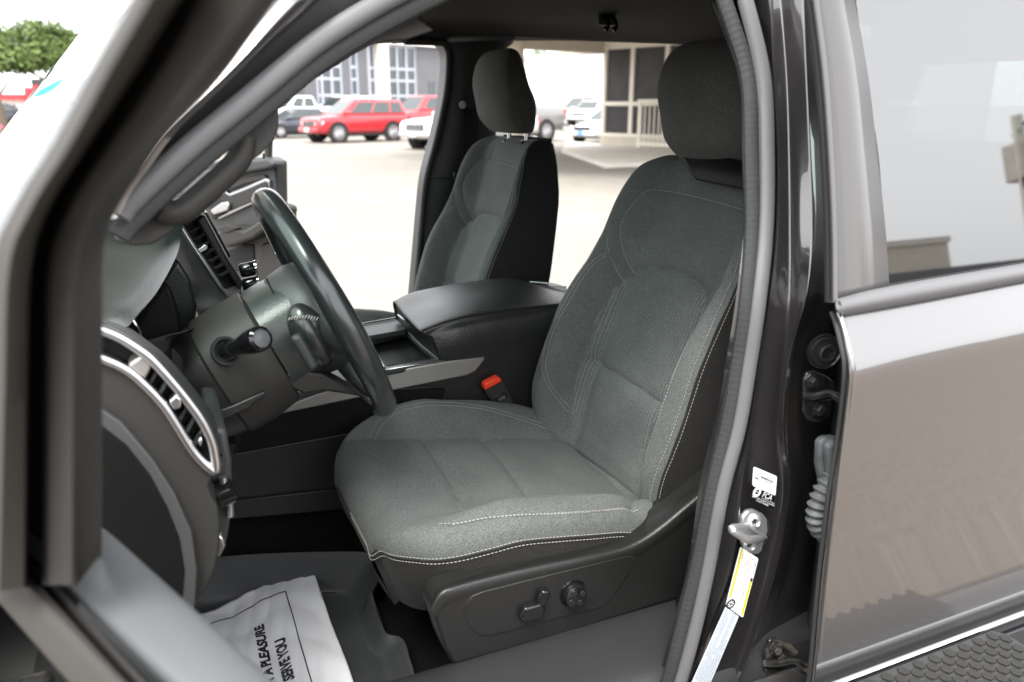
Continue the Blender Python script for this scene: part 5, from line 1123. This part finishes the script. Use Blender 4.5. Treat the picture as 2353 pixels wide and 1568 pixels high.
# ================================================================== surroundings
def gmat():
    m = mat('pale_weathered_pavement', (.40, .37, .33), .92)
    t = m.node_tree; b = t.nodes['Principled BSDF']; tc = [n for n in t.nodes if n.type == 'TEX_COORD'][0]
    def noise(s, d): n = t.nodes.new('ShaderNodeTexNoise'); n.inputs['Scale'].default_value = s; n.inputs['Detail'].default_value = d; t.links.new(tc.outputs['Object'], n.inputs['Vector']); return n
    a, c, f = noise(.25, 6), noise(2.2, 6), noise(55, 3)
    r = t.nodes.new('ShaderNodeValToRGB'); r.color_ramp.elements[0].position = .3; r.color_ramp.elements[0].color = (.165, .150, .130, 1); r.color_ramp.elements[1].position = .62; r.color_ramp.elements[1].color = (.225, .207, .182, 1)
    s = t.nodes.new('ShaderNodeMath'); s.operation = 'MULTIPLY_ADD'; s.inputs[1].default_value = .45; t.links.new(c.outputs[0], s.inputs[0])
    s1 = t.nodes.new('ShaderNodeMath'); s1.operation = 'MULTIPLY'; s1.inputs[1].default_value = .55; t.links.new(a.outputs[0], s1.inputs[0]); t.links.new(s1.outputs[0], s.inputs[2]); t.links.new(s.outputs[0], r.inputs[0])
    mr = t.nodes.new('ShaderNodeMapRange'); mr.inputs[1].default_value = .25; mr.inputs[2].default_value = .75; mr.inputs[3].default_value = .72; mr.inputs[4].default_value = 1.25; t.links.new(f.outputs[0], mr.inputs[0])
    mx = t.nodes.new('ShaderNodeVectorMath'); mx.operation = 'SCALE'; t.links.new(r.outputs[0], mx.inputs[0]); t.links.new(mr.outputs[0], mx.inputs['Scale']); t.links.new(mx.outputs[0], b.inputs['Base Color'])
    bp = t.nodes.new('ShaderNodeBump'); bp.inputs['Strength'].default_value = .6; bp.inputs['Distance'].default_value = .01; t.links.new(f.outputs[0], bp.inputs['Height']); t.links.new(bp.outputs[0], b.inputs['Normal'])
    return m
M['ground'] = gmat()
b = MB(); b.add([(-600, -500, 0), (600, -500, 0), (600, 900, 0), (-600, 900, 0)], [[0, 1, 2, 3]]); g = b.build('ground', M['ground'], None, smooth=False); g['kind'] = 'structure'
def amat():
    m = mat('brown_grey_asphalt', (.172, .140, .112), .9, bump=.8, bscale=60, mott=.35, mscale=45, bdist=.01); return m
b = MB(); b.add([(-60, -70, .004), (120, -70, .004), (120, -.2, .004), (-60, -.2, .004)], [[0, 1, 2, 3]]); g = b.build('road', amat(), None, smooth=False); g['kind'] = 'structure'
# far lot lies a little higher
b = MB(); b.grid([[V((-600, 45, .006)), V((600, 45, .006))], [V((-600, 54, .3)), V((600, 54, .3))], [V((-600, 900, .3)), V((600, 900, .3))]]); g = b.build('parking_lot', M['ground'], None, smooth=False); g['kind'] = 'structure'
M['stucco'] = mat('cream_stucco', (.55, .5, .42), .9, bump=.3, bscale=30, mott=.06, mscale=2, bdist=.01)
M['grey_wall'] = mat('grey_render', (.13, .13, .14), .85, mott=.05, mscale=1.2)
M['white_wall'] = mat('white_painted_wall', (.72, .71, .69), .85, mott=.04, mscale=.6)
M['alu'] = mat('aluminium_frame', (.40, .42, .48), .4, .2)
M['bglass'] = mat('building_glass', (.03, .04, .045), .05, spec=1)
M['screen'] = mat('dark_insect_screen', (.05, .046, .048), .8, mott=.2, mscale=1.5)
M['cream_paint'] = mat('cream_painted_frame', (.74, .69, .60), .6)
M['cream_light'] = mat('pale_cream_stone', (.6, .54, .45), .85)
M['concrete'] = mat('pale_concrete', (.55, .52, .47), .9, mott=.08, mscale=3)
# ---- dealership building with tall windows
DIRN = V((math.sin(R(64)), math.cos(R(64)), 0)); BN = V((-DIRN.y, DIRN.x, 0)) * -1
bp0 = P(860, 240 + 1.35 * 1830 / 56, z=.3)
def BW(px, py): return PL(px, py, bp0, BN)
def bs_(px): p = BW(px, 240); return (p - bp0).dot(DIRN)
def bz(px, py): return BW(px, py).z
def bpt(s, z, o=0): p = bp0 + DIRN * s + BN * o; return V((p.x, p.y, z))
DL = empty('dealership_building'); tag(DL, 'grey two storey showroom building with tall white framed windows', 'building')
def bwall(s0, s1, z0, z1, o, th, name, m, bev=0, label=None):
    b = MB(); b.slab([bpt(s0, z0, o), bpt(s1, z0, o), bpt(s1, z1, o), bpt(s0, z1, o)], -BN * th); return b.build(name, M[m], DL, smooth=False, bevel=bev, label=label)
zt_ = bz(915, 104)
bwall(bs_(560), bs_(1014), .3, zt_ + 1.6, -.25, 14, 'wall', 'grey_wall')
for a, c in ((700, 728), (789, 806), (826, 846), (958, 1014)): bwall(bs_(a), bs_(c), .3, zt_ + .9, .12, .36, 'wall', 'grey_wall')
bwall(bs_(866), bs_(884), .3, zt_ + 1.6, .7, .9, 'column', 'cream_light', .03, 'cream column in front of the windows')
bwall(bs_(560), bs_(1014), zt_, zt_ + 1.8, .5, .8, 'roof_fascia', 'white_wall')
trz = [bz(915, 159), bz(915, 186), bz(915, 221)]
for a, c, mul in ((729, 789, (742, 765)), (806, 826, ()), (846, 866, (852,)), (885, 958, (893, 915, 936))):
    s0, s1 = bs_(a), bs_(c)
    wn = MB(); wn.slab([bpt(s0, .5, -.05), bpt(s1, .5, -.05), bpt(s1, zt_, -.05), bpt(s0, zt_, -.05)], -BN * .1); wo = wn.build('window', M['bglass'], DL, smooth=False)
    fr = MB()
    for z in trz + [zt_ - .08, .55]: fr.slab([bpt(s0, z - .09, .03), bpt(s1, z - .09, .03), bpt(s1, z + .09, .03), bpt(s0, z + .09, .03)], -BN * .1)
    for s_ in [s0 + .08, s1 - .08] + [bs_(q) for q in mul]: fr.slab([bpt(s_ - .09, .5, .055), bpt(s_ + .09, .5, .055), bpt(s_ + .09, zt_, .055), bpt(s_ - .09, zt_, .055)], -BN * .1)
    fr.build('frame', M['alu'], wo, smooth=False)
s0, s1 = bs_(983), bs_(1004)
dm = MB(); dm.slab([bpt(s0, .3, .16), bpt(s1, .3, .16), bpt(s1, bz(990, 188), .16), bpt(s0, bz(990, 188), .16)], -BN * .1); do = dm.build('door', M['bglass'], DL, smooth=False)
fr = MB(); fr.slab([bpt(s0 + .6, .3, .2), bpt(s0 + 1.0, .3, .2), bpt(s0 + 1.0, bz(990, 190), .2), bpt(s0 + .6, bz(990, 190), .2)], -BN * .1); fr.build('frame', M['grey_wall'], do, smooth=False)
# ---- long white wall building beyond the pickups
WB = empty('warehouse'); tag(WB, 'long plain white building beyond the silver pickup', 'building')
a = P(1120, 240, y=70); c = P(1420, 240, y=58)
b = MB(); b.slab([V((a.x, a.y, .3)), V((c.x, c.y, .3)), V((c.x, c.y, 1.65 + 118 / 1830 * 66)), V((a.x, a.y, 1.65 + 86 / 1830 * 76))], (6, 14, 0)); b.build('wall', M['white_wall'], WB, smooth=False)
b = MB(); e0 = V((a.x, a.y, 1.65 + 86 / 1830 * 76)); e1 = V((c.x, c.y, 1.65 + 118 / 1830 * 66)); u = V((-.1, -.2, 0)); b.slab([e0 + u, e1 + u, e1 + u + V((0, 0, .3)), e0 + u + V((0, 0, .3))], (.3, .5, 0)); b.build('parapet', M['stucco'], WB, smooth=False)
b = MB(); q = P(1266, 194, y=61); b.box(q, (.35, .3, .5)); b.build('wall_lamp', M['stucco'], WB, bevel=.05)
# ---- screened porch with canopy
A0 = P(1384, 340, z=0); dA = (A0 - CAM).dot(fw); d_ = ray(1508, 240); B0 = CAM + d_ * (dA * .923); B0 = V((B0.x, B0.y, 0))
PX = (B0 - A0).normalized(); PYn = V((-PX.y, PX.x, 0)); PYn = PYn if PYn.y < 0 else -PYn
def pp(s, z, o=0): p = A0 + PX * s + PYn * o; return V((p.x, p.y, z))
def zat(px, py):
    q = PL(px, py, A0, PYn); return q.z
def sat(px): q = PL(px, 240, A0, PYn); return (q - A0).dot(PX)
PO = empty('screened_porch', ); tag(PO, 'cream framed screened porch with dark screens beside the headrest', 'porch')
def pslab(s0, s1, z0, z1, o, th, name, m, parent=None, label=None):
    b = MB(); b.slab([pp(s0, z0, o), pp(s1, z0, o), pp(s1, z1, o), pp(s0, z1, o)], -PYn * th); return b.build(name, M[m], parent or PO, smooth=False, label=label)
ztop = zat(1400, 108); zb0 = zat(1400, 313); zmid = zat(1400, 239)
pslab(-.15, 12, 0, zb0, 0, 5, 'base_wall', 'stucco')
sc_ = pslab(.1, 12, zb0, ztop, -.06, .03, 'screen', 'screen')
posts = [0, sat(1450), sat(1528), sat(1600), sat(1680), sat(1770)]
for s_ in posts: pslab(s_ - .085, s_ + .085, zb0, ztop, .03, .16, 'post', 'cream_paint')
pslab(-.1, 12, zmid - .07, zmid + .08, .05, .18, 'rail', 'cream_paint'); pslab(-.1, 12, zb0 - .02, zb0 + .12, .05, .18, 'rail', 'cream_paint'); pslab(-.1, 12, ztop - .1, ztop + .2, .05, .18, 'rail', 'cream_paint')
b = MB(); b.slab([pp(0, .0, -5), pp(12, 0, -5), pp(12, ztop, -5), pp(0, ztop, -5)], -PYn * .2); b.build('back_wall', M['grey_wall'], PO, smooth=False)
for s_ in (1.1, 2.2): pslab(s_, s_ + .5, .9, 3.2, -4.9, .1, 'inner_window', 'concrete')
# canopy
zc_b = zat(1384, 124)
K0 = CAM + ray(1185, 240) * (dA * .89); K0 = V((K0.x, K0.y, 0))
KD = (A0 - K0).normalized(); KN = V((-KD.y, KD.x, 0)); KN = KN if KN.y < 0 else -KN
CP = empty('canopy', ); tag(CP, 'cream stucco canopy with a thick round column behind the passenger headrest', 'canopy')
b = MB(); b.lathe(K0, (0, 0, 1), [(.34, 0), (.34, .25), (.29, .3), (.29, zc_b + .2)], 32); b.build('column', M['stucco'], CP)
b = MB(); b.slab([K0 - KD * 6 + V((0, 0, zc_b)), A0 + V((0, 0, zc_b)), A0 + V((0, 0, zc_b + .7)), K0 - KD * 6 + V((0, 0, zc_b + .7))], -KN * .5); b.build('beam', M['stucco'], CP, smooth=False, bevel=.02)
b = MB(); q0, q1 = K0 - KD * 6, A0 + PX * 12; b.slab([V((q0.x, q0.y, zc_b + .45)) + KN * .02, V((A0.x, A0.y, zc_b + .45)) + KN * .02, V((q1.x, q1.y, zc_b + .45)), V((q1.x, q1.y, zc_b + .45)) + V((-2, -9, 0)), V((q0.x, q0.y, zc_b + .45)) + V((1, -9, 0))], (0, 0, .4)); b.build('ceiling', M['stucco'], CP, smooth=False)
b = MB(); q = K0.lerp(A0, .42); b.box(V((q.x, q.y, zc_b + .42)) + KN * 1.0, (.5, .5, .05)); b.build('ceiling_light', M['concrete'], CP, bevel=.01)
# railing
RL = empty('handrail', ); tag(RL, 'cream metal handrail with thin uprights before the porch', 'railing')
s0 = sat(1494); zt2 = zat(1494, 233)
b = MB()
for s_, w2 in [(s0, .07)] + [(s0 + .22 * k, .022) for k in range(1, 16)] + [(s0 + 3.5, .07)]: b.slab([pp(s_ - w2, .05, .5), pp(s_ + w2, .05, .5), pp(s_ + w2, zt2, .5), pp(s_ - w2, zt2, .5)], PYn * w2)
b.build('upright', M['cream_paint'], RL, smooth=False)
b = MB()
for z in (zt2, .25): b.slab([pp(s0 - .07, z - .05, .52), pp(s0 + 3.6, z - .05, .52), pp(s0 + 3.6, z + .06, .52), pp(s0 - .07, z + .06, .52)], PYn * .1)
b.build('rail', M['cream_paint'], RL, smooth=False)
# pavement apron with kerb
a1 = P(1290, 352, z=0); a2 = P(1390, 388, z=0); a3 = P(1540, 382, z=0)
b = MB(); b.slab([a1, a2, a3, pp(12, 0, 2), pp(12, 0, -1), pp(-3, 0, -1)], (0, 0, .12)); g = b.build('pavement', M['concrete'], None, smooth=False, bevel=.02); g['kind'] = 'structure'
# ---- red building and trees at the left
RB = empty('red_shop_building'); tag(RB, 'low shop building with red columns under the oak tree', 'building')
M['red_paint'] = mat('red_painted_wall', (.6, .04, .05), .6)
q = P(14, 244, y=72); q.z = .3; e1 = V((1, .12, 0)); k_ = 72 / 1830 * .9
def rb(s0, s1, z0, z1, o, name, m): b = MB(); b.slab([q + e1 * s0 + V((0, o, z0)), q + e1 * s1 + V((0, o, z0)), q + e1 * s1 + V((0, o, z1)), q + e1 * s0 + V((0, o, z1))], (0, .6, 0)); b.build(name, M[m], RB, smooth=False)
rb(-4, 12, 0, 2.0, 1, 'wall', 'white_wall'); rb(-4, 1.6, 1.7, 2.1, .6, 'roof_band', 'red_paint'); rb(1.6, 12, 1.5, 3.3, 3, 'wall', 'screen')
for s_ in (1.3, 2.0, 2.9, 4.6): rb(s_, s_ + .7, 0, 2.6 + .25 * (s_ - 1.3), .4, 'column', 'red_paint')
for s_ in (-2, -.5): rb(s_, s_ + 1, .5, 1.3, .9, 'window', 'bglass')
M['bark'] = mat('tree_bark', (.10, .075, .055), .95, bump=.6, bscale=8, bdist=.05)
def leafmat(name, c):
    m = mat(name, c, .6, mott=.45, mscale=1.3, spec=.3); return m
M['leaf'] = leafmat('oak_leaves', (.085, .125, .032)); M['leaf2'] = leafmat('pale_leaves', (.085, .125, .032))
def tree(loc, clumps, trunk, label, m='leaf', n=260, size=.28, seed=1, group=None):
    rg = np.random.default_rng(seed); t = empty('tree', loc); tag(t, label, 'tree', group); b = MB()
    for cx, cy, cz, rx, rz in clumps:
        d = rg.normal(size=(n, 3)); d /= np.linalg.norm(d, axis=1)[:, None]; rad = rg.uniform(.35, 1, n)**.6
        for k in range(n):
            c = V((cx + d[k, 0] * rx * rad[k], cy + d[k, 1] * rx * rad[k], cz + d[k, 2] * rz * rad[k]))
            for _ in range(3):
                o = V(rg.normal(size=3)) * size * .8; a = V(rg.normal(size=3)).normalized(); e = a.orthogonal().normalized(); s_ = size * rg.uniform(.5, 1.1)
                b.add([c + o - a * s_, c + o + e * s_ * .45, c + o + a * s_, c + o - e * s_ * .45], [[0, 1, 2, 3]])
    b.build('crown', M[m], t, smooth=False)
    b = MB()
    for path, r0, r1 in trunk:
        c = cr([V(p) for p in path], 16); b.tube(c, [r0 + (r1 - r0) * i / 15 for i in range(16)], 10)
    b.build('trunk', M['bark'], t); return t
def at_y(px, y): q = P(px, 240, y=y); return V((q.x, q.y, .3))
tl = at_y(120, 58); u_ = 60 / 1830.
tree(tl, [(-2.5, 0, 4.0, 1.1, .7), (-1.5, .5, 4.9, 1.1, .8), (-.4, 0, 5.5, 1.0, .85), (.6, .3, 5.3, .9, .8), (1.5, 0, 5.0, 1.0, .8), (.2, -.6, 4.4, 1.2, .7), (1.6, -.4, 4.2, 1.0, .7), (-1.4, -.6, 3.9, 1.1, .6), (2.4, .2, 4.3, .8, .7), (-.5, -.9, 3.9, 1.1, .5)],
     [([(1.0, 0, -.3), (1.0, 0, 1.2), (1.1, 0, 2.6), (1.4, 0, 4.2)], .20, .06), ([(1.0, 0, 1.6), (-.2, 0, 2.8), (-1.6, 0, 3.6)], .12, .05), ([(1.05, 0, 2.0), (.3, 0, 3.6), (-.2, 0, 4.8)], .11, .04)], 'broad green oak tree standing over the red shop building', seed=3, n=230, size=.22)
t2 = at_y(-2, 46)
tree(t2, [(.1, 0, 5.0, .45, .35), (.5, 0, 4.5, .4, .22), (-.3, 0, 3.3, .5, .3), (-.9, 0, 4.2, .8, .7), (-.5, .2, 5.2, .5, .4)], [([(.05, 0, -.3), (.0, 0, 1.0), (-.2, 0, 2.3), (-.5, 0, 4.4)], .24, .08), ([(-.1, 0, 1.6), (.5, 0, 2.3), (.9, 0, 2.7)], .08, .03), ([(-.2, 0, 2.2), (.1, 0, 3.6), (.4, 0, 4.6)], .07, .02)], 'dark trunked tree at the far left edge with sparse branches', n=70, size=.16, seed=5)
for px, y, h_, s_, lb in ((1240, 96, 1.65 + 115 / 1830 * 100, 1, 'small tree top rising over the white wall, left one'), (1318, 90, 1.65 + 112 / 1830 * 95, 2, 'tree top just showing over the white wall beside the porch beam')):
    q = at_y(px, y); tree(q, [(-.5, 0, h_ - .9, 1.0, .8), (.6, 0, h_ - 1.1, 1.0, .7), (0, 0, h_ - 2.2, 1.6, 1.2)], [([(0, 0, 0), (0, 0, h_ - 1.5)], .25, .1)], lb, 'leaf2', 160, .25, seed=10 + s_)
# ---- vehicles
M['tyre'] = mat('tyre_rubber', (.02, .02, .02), .8); M['rim'] = mat('alloy_rim', (.6, .6, .62), .3, .8); M['veh_glass'] = mat('vehicle_glass', (.02, .03, .03), .04, spec=1)
M['plate'] = mat('number_plate', (.75, .75, .72), .5); M['plate_blue'] = mat('blue_plate', (.12, .3, .75), .5); M['lamp'] = mat('headlamp_lens', (.75, .77, .8), .08, .3); M['tail'] = mat('tail_lamp', (.55, .01, .015), .15)
def cp(name, c, met=.0): return mat(name, c, .35, met, 1, coatr=.03)
PAINT = {'red': cp('red_car_paint', (.42, .012, .02)), 'blue': cp('dark_blue_car_paint', (.03, .035, .05), .3), 'white': cp('white_car_paint', (.78, .78, .78)), 'silver': cp('silver_car_paint', (.20, .195, .19), .5), 'brown': cp('brown_car_paint', (.17, .11, .09), .4)}
def vehicle(kind, loc, head, col, label, group='vehicles parked in the lot', L=4.8, W=1.88, H=1.8, wb=2.79, r=.38, canopy=False, plate='plate', lift=1.0):
    """+x of the vehicle is its front; built round its own base"""
    hx = V((head[0], head[1], 0)).normalized(); t = empty({'suv': 'parked_suv', 'sedan': 'parked_sedan', 'pickup': 'parked_pickup'}[kind], loc, math.atan2(hx.y, hx.x)); tag(t, label, {'suv': 'car', 'sedan': 'car', 'pickup': 'pickup truck'}[kind], group)
    pm_ = PAINT[col]; hw = W / 2; gc = .22 if kind == 'sedan' else .36; belt = H * {'suv': .655, 'sedan': .63, 'pickup': .62}[kind] * lift; hood = belt * (.93 if kind != 'sedan' else .90)
    f = L / 2
    if kind == 'sedan': st = [(-f, .62, hood * .9, .80), (-f + .12, gc + .1, hood * 1.02, .9), (-f + .9, gc, belt, 1), (-.2, gc, belt, 1), (f - 1.5, gc, belt * .98, 1), (f - .6, gc, hood * .9, .97), (f - .12, gc + .05, hood * .76, .88), (f, gc + .18, hood * .62, .72)]
    elif kind == 'suv': st = [(-f, .55, belt * .98, .90), (-f + .08, gc + .1, belt, .95), (-f + .9, gc, belt, 1), (0, gc, belt, 1), (f - 1.55, gc, belt, 1), (f - .7, gc, hood * 1.02, .98), (f - .12, gc + .05, hood * .96, .93), (f, gc + .2, hood * .84, .84)]
    else: st = [(-f, .6, belt * .97, .97), (-f + .06, gc + .15, belt, .98), (-f + 1.2, gc + .05, belt, 1), (0, gc, belt, 1), (f - 1.7, gc, belt, 1), (f - .6, gc, hood * 1.0, .99), (f - .1, gc + .08, hood * .93, .95), (f, gc + .22, hood * .80, .88)]
    rows = []
    dense = [cr([V((a[0], a[1], a[2])) for a in st], 40), cr([V((a[3], 0, 0)) for a in st], 40)]
    xs_ = [d.x for d in dense[0]]; wf = np.interp(xs_, [a[0] for a in st], [a[3] for a in st])
    for d, wk in zip(dense[0], wf):
        h = hw * wk; z0, z1 = d.y, d.z
        half = [(.0, z0), (h * .86, z0), (h * .98, z0 + .10), (h, z0 + (z1 - z0) * .45), (h * .985, z0 + (z1 - z0) * .72), (h * .93, z1 - .03), (h * .86, z1 + .005), (0, z1 + .035)]
        rows.append([V((d.x, y, z)) for y, z in half] + [V((d.x, -y, z)) for y, z in half[::-1][1:-1]])
    b = MB(); b.grid(rows, cu=True); b.add(rows[0], [list(range(14))]); b.add(rows[-1], [list(range(14))[::-1]]); b.build('body', pm_, t, sub=1, auto=50)
    # cabin
    if kind == 'suv': gx = (-f + .06, -f + .32, f - 2.05, f - 1.12)
    elif kind == 'sedan': gx = (-f + .45, -f + 1.35, f - 2.15, f - 1.2)
    else: gx = (-f + 1.85, -f + 2.15, f - 2.45, f - 1.65)
    if canopy: gx = (-f + .1, -f + .4, gx[2], gx[3])
    ya, yb_ = hw * .87, hw * .70; z0, z1 = belt - .02, H
    C8 = [V((gx[0], -ya, z0)), V((gx[0], ya, z0)), V((gx[3], ya, z0)), V((gx[3], -ya, z0)), V((gx[1], -yb_, z1)), V((gx[1], yb_, z1)), V((gx[2], yb_, z1)), V((gx[2], -yb_, z1))]
    b = MB(); b.add(C8, [[0, 1, 2, 3], [4, 7, 6, 5], [0, 4, 5, 1], [1, 5, 6, 2], [2, 6, 7, 3], [3, 7, 4, 0]]); b.build('cabin', pm_, t, bevel=.09, seg=4)
    def quad(a, b_, c, d, u0, u1, v0, v1, name, m, off=.012):
        f_2 = lambda u, v: a.lerp(b_, u).lerp(d.lerp(c, u), v); n_ = (b_ - a).cross(d - a).normalized()
        if n_.dot(f_2(.5, .5) - V((0, 0, 1))) < 0: n_ = -n_
        bb = MB(); bb.slab([f_2(u0, v0) + n_ * off, f_2(u1, v0) + n_ * off, f_2(u1, v1) + n_ * off, f_2(u0, v1) + n_ * off], -n_ * .02); return bb.build(name, M[m], t, bevel=.006)
    sides = [(C8[0], C8[3], C8[7], C8[4]), (C8[1], C8[2], C8[6], C8[5])]
    cuts = {'suv': ((.06, .25), (.28, .55), (.58, .88)), 'sedan': ((.14, .50), (.53, .88)), 'pickup': ((.08, .46), (.50, .88))}[kind]
    for s_ in sides:
        for u0, u1 in cuts: quad(*s_, u0, u1, .14, .86, 'window', 'veh_glass')
    quad(C8[3], C8[2], C8[6], C8[7], .06, .94, .08, .92, 'windscreen', 'veh_glass'); quad(C8[0], C8[1], C8[5], C8[4], .1, .9, .2, .85, 'rear_window', 'veh_glass')
    if kind == 'pickup' and not canopy:
        b = MB(); b.box((-f + .95, 0, belt + .012), (1.65, W * .78, .02)); b.build('cargo_bed', M['black'], t)
    for sx in (1, -1):
        for sy in (1, -1):
            c = V((sx * wb / 2 + (0.05 if sx > 0 else 0), sy * (hw - .12), r)); ax = V((0, sy, 0))
            b = MB(); b.lathe(c, ax, [(r * 1.16, .095), (r * 1.16, .128), (r * .5, .128)], 36); b.build('wheel_arch', M['black'], t)
            b = MB(); b.lathe(c, ax, [(r * .62, .10), (r * .7, .135), (r * .95, .135), (r, .10), (r, -.1), (r * .9, -.12), (r * .5, -.12)], 36); wo = b.build('wheel', M['tyre'], t)
            b = MB(); b.lathe(c, ax, [(r * .66, .137), (r * .62, .14), (r * .60, .10), (0, .09)], 30)
            for k in range(10):
                a = 2 * math.pi * k / 10; d_2 = V((math.cos(a), 0, math.sin(a))); b.tube([c + ax * .135 + d_2 * r * .08, c + ax * .14 + d_2 * r * .62], r * .055, 6)
            b.build('rim', M['rim'], wo)
    big = kind != 'sedan'; fz = hood * .66
    for sy in (1, -1):
        b = MB(); b.slab([V((f - .02, sy * hw * .52, fz + .02)), V((f - .22, sy * hw * .93, fz + .06)), V((f - .30, sy * hw * .94, fz + .20)), V((f - .05, sy * hw * .55, fz + .17))], (.05, sy * .03, .0)); b.build('headlight', M['lamp'], t, bevel=.02)
        b = MB(); b.box((-f + .03, sy * hw * .86, belt * .80), (.12, .22, .36 if big else .18)); b.build('tail_light', M['tail'], t, bevel=.03)
        b = MB(); b.box((gx[3] - .35, sy * (hw + .08), belt + .08), (.16, .2, .17)); b.build('mirror', pm_, t, bevel=.05)
    b = MB(); b.box((f - .01, 0, fz + .08), (.08, W * .5, .26 if big else .14)); go = b.build('grille', M['black'], t, bevel=.03)
    b = MB()
    for k in range(2 if big else 1): b.box((f + .035, 0, fz + .02 + .12 * k), (.02, W * .46, .035))
    b.build('bar', M['chrome'], go, bevel=.005)
    b = MB(); b.box((f + .02, 0, gc + .20), (.16, W * .84, .2)); b.build('bumper', M['chrome'] if kind == 'pickup' else pm_, t, bevel=.06)
    b = MB(); b.box((f + .105, 0, gc + .22), (.02, .32, .16)); b.build('number_plate', M[plate], t)
    b = MB(); b.box((-f - .02, 0, gc + .22), (.16, W * .86, .2)); b.build('bumper', M['chrome'] if kind == 'pickup' else pm_, t, bevel=.06)
    b = MB(); b.box((0, 0, gc - .02), (wb - .9, W * .96, .12)); b.build('side_step', M['black'], t, bevel=.03)
    if kind == 'suv' and col == 'red':
        for sy in (1, -1): b = MB(); b.tube([V((-f + .8, sy * hw * .6, H + .05)), V((f - 2.4, sy * hw * .6, H + .05))], .025, 8); b.build('roof_rail', M['rim'], t)
    return t
HD_ = V((-.94, -.33, 0)); SD_ = V((-.33, .94, 0))
vehicle('suv', (8.85, 35.9, 0), HD_, 'red', 'red off-road wagon with chrome wheels parked side on', L=4.85, wb=2.85, H=1.84, r=.43)
vehicle('sedan', (7.2, 42.0, 0), HD_, 'blue', 'dark blue sedan parked behind the red wagon', L=4.7, W=1.82, H=1.45, wb=2.7, r=.33)
q = P(975, 345, z=0); vehicle('pickup', q + V((.92, .39, 0)) * 2.0 + V((.5, .3, 0)), (-.92, -.39), 'white', 'white heavy pickup with a chrome grille, cut off by the black door pillar', L=5.9, W=2.05, H=1.95, wb=3.8, r=.42)
q = CAM + ray(972, 240) * 45; vehicle('pickup', (q.x, q.y, .02), (-.9, -.44), 'red', 'red pickup with a grey canopy behind the red wagon', L=5.8, W=2.0, H=2.1, wb=3.7, r=.42, canopy=True)
q = CAM + ray(682, 240) * 50; vehicle('pickup', (q.x, q.y, .2), (-.94, -.33), 'white', 'white pickup behind the dark blue sedan, left of the tall windows', L=5.8, W=2.0, H=1.95, wb=3.7, r=.42)
q = CAM + ray(790, 240) * 51; vehicle('suv', (q.x, q.y, .2), (-.9, -.44), 'white', 'white high-roofed wagon behind the roof of the red wagon', L=4.9, W=1.95, H=1.95, wb=2.9, r=.4)
vehicle('pickup', (14.6, 32.4, 0), HD_, 'silver', 'silver pickup seen by its rear wheel and bed behind the passenger headrest', L=6.3, W=2.1, H=2.35, wb=3.75, r=.47, lift=1.08)
q = CAM + ray(1335, 240) * 58; vehicle('pickup', (q.x, q.y, .3), (-.97, -.24), 'brown', 'brown pickup parked far back by the white wall', L=5.4, W=1.9, H=1.85, wb=3.2, r=.4)
q = CAM + ray(1362, 240) * 52; vehicle('suv', (q.x, q.y, .28), (-.8, -.6), 'white', 'white wagon with a black grille parked before the brown pickup', L=4.6, W=1.85, H=1.6, wb=2.7, r=.36)
q = P(1322, 330, z=0); vehicle('sedan', q + V((2.5, .9, 0)), (-.92, -.38), 'white', 'white sedan with a blue front plate beside the porch corner', L=4.8, W=1.86, H=1.48, wb=2.8, r=.34, plate='plate_blue')
q = at_y(2, 60); vehicle('sedan', (q.x - .6, q.y, .3), (-1, -.1), 'blue', 'dark sedan under the tree at the far left edge', L=4.6, W=1.8, H=1.4, wb=2.7, r=.33)
# ---- what the rear door reflects: buildings and a lamp post behind the photographer
def behind(az, dist): return V((math.cos(R(az)) * dist, math.sin(R(az)) * dist - 1.6, 0))
OB = empty('office_building'); tag(OB, 'tan box building across the road, mirrored in the rear window', 'building')
c = behind(-41.5, 60)
b = MB(); b.box(c + V((0, 0, 2.6)), (7, 7, 5.2)); b.build('wall', M['stucco'], OB, smooth=False)
b = MB(); b.box(c + V((0, 0, 5.3)), (7.3, 7.3, .4)); b.build('parapet', M['concrete'], OB, smooth=False)
LB = empty('low_building'); tag(LB, 'long low building with a grey roof across the road, mirrored in the rear window', 'building')
c = behind(-33, 70); b = MB(); b.box(c + V((0, 0, 1.1)), (44, 8, 2.2)); b.build('wall', M['stucco'], LB, smooth=False)
b = MB(); b.box(c + V((0, 0, 2.7)), (46, 10, 1.1)); b.build('roof', M['grey_wall'], LB, smooth=False); b = MB(); b.box(c + V((0, 4.1, 1.9)), (44, .4, .3)); b.build('eave', M['black'], LB, smooth=False)
LP_ = empty('lamp_post'); tag(LP_, 'concrete lamp post with a crossarm, mirrored in the rear window', 'lamp post')
c = behind(-30.8, 26)
b = MB(); b.tube([c, c + V((0, 0, 6.2))], [.22, .15], 12); b.build('pole', M['concrete'], LP_)
b = MB(); b.tube([c + V((-1.1, .9, 5.7)), c + V((1.1, -.9, 5.9))], .06, 8); b.build('crossarm', M['steel_dark'], LP_)
b = MB(); b.box(c + V((.7, -.5, 5.0)), (.8, .6, 1.1)); b.build('transformer', M['concrete'], LP_, bevel=.06)
b = MB(); b.box(c + V((-.2, .3, 4.3)), (.35, .35, .3)); b.build('lamp_head', M['black'], LP_, bevel=.04)
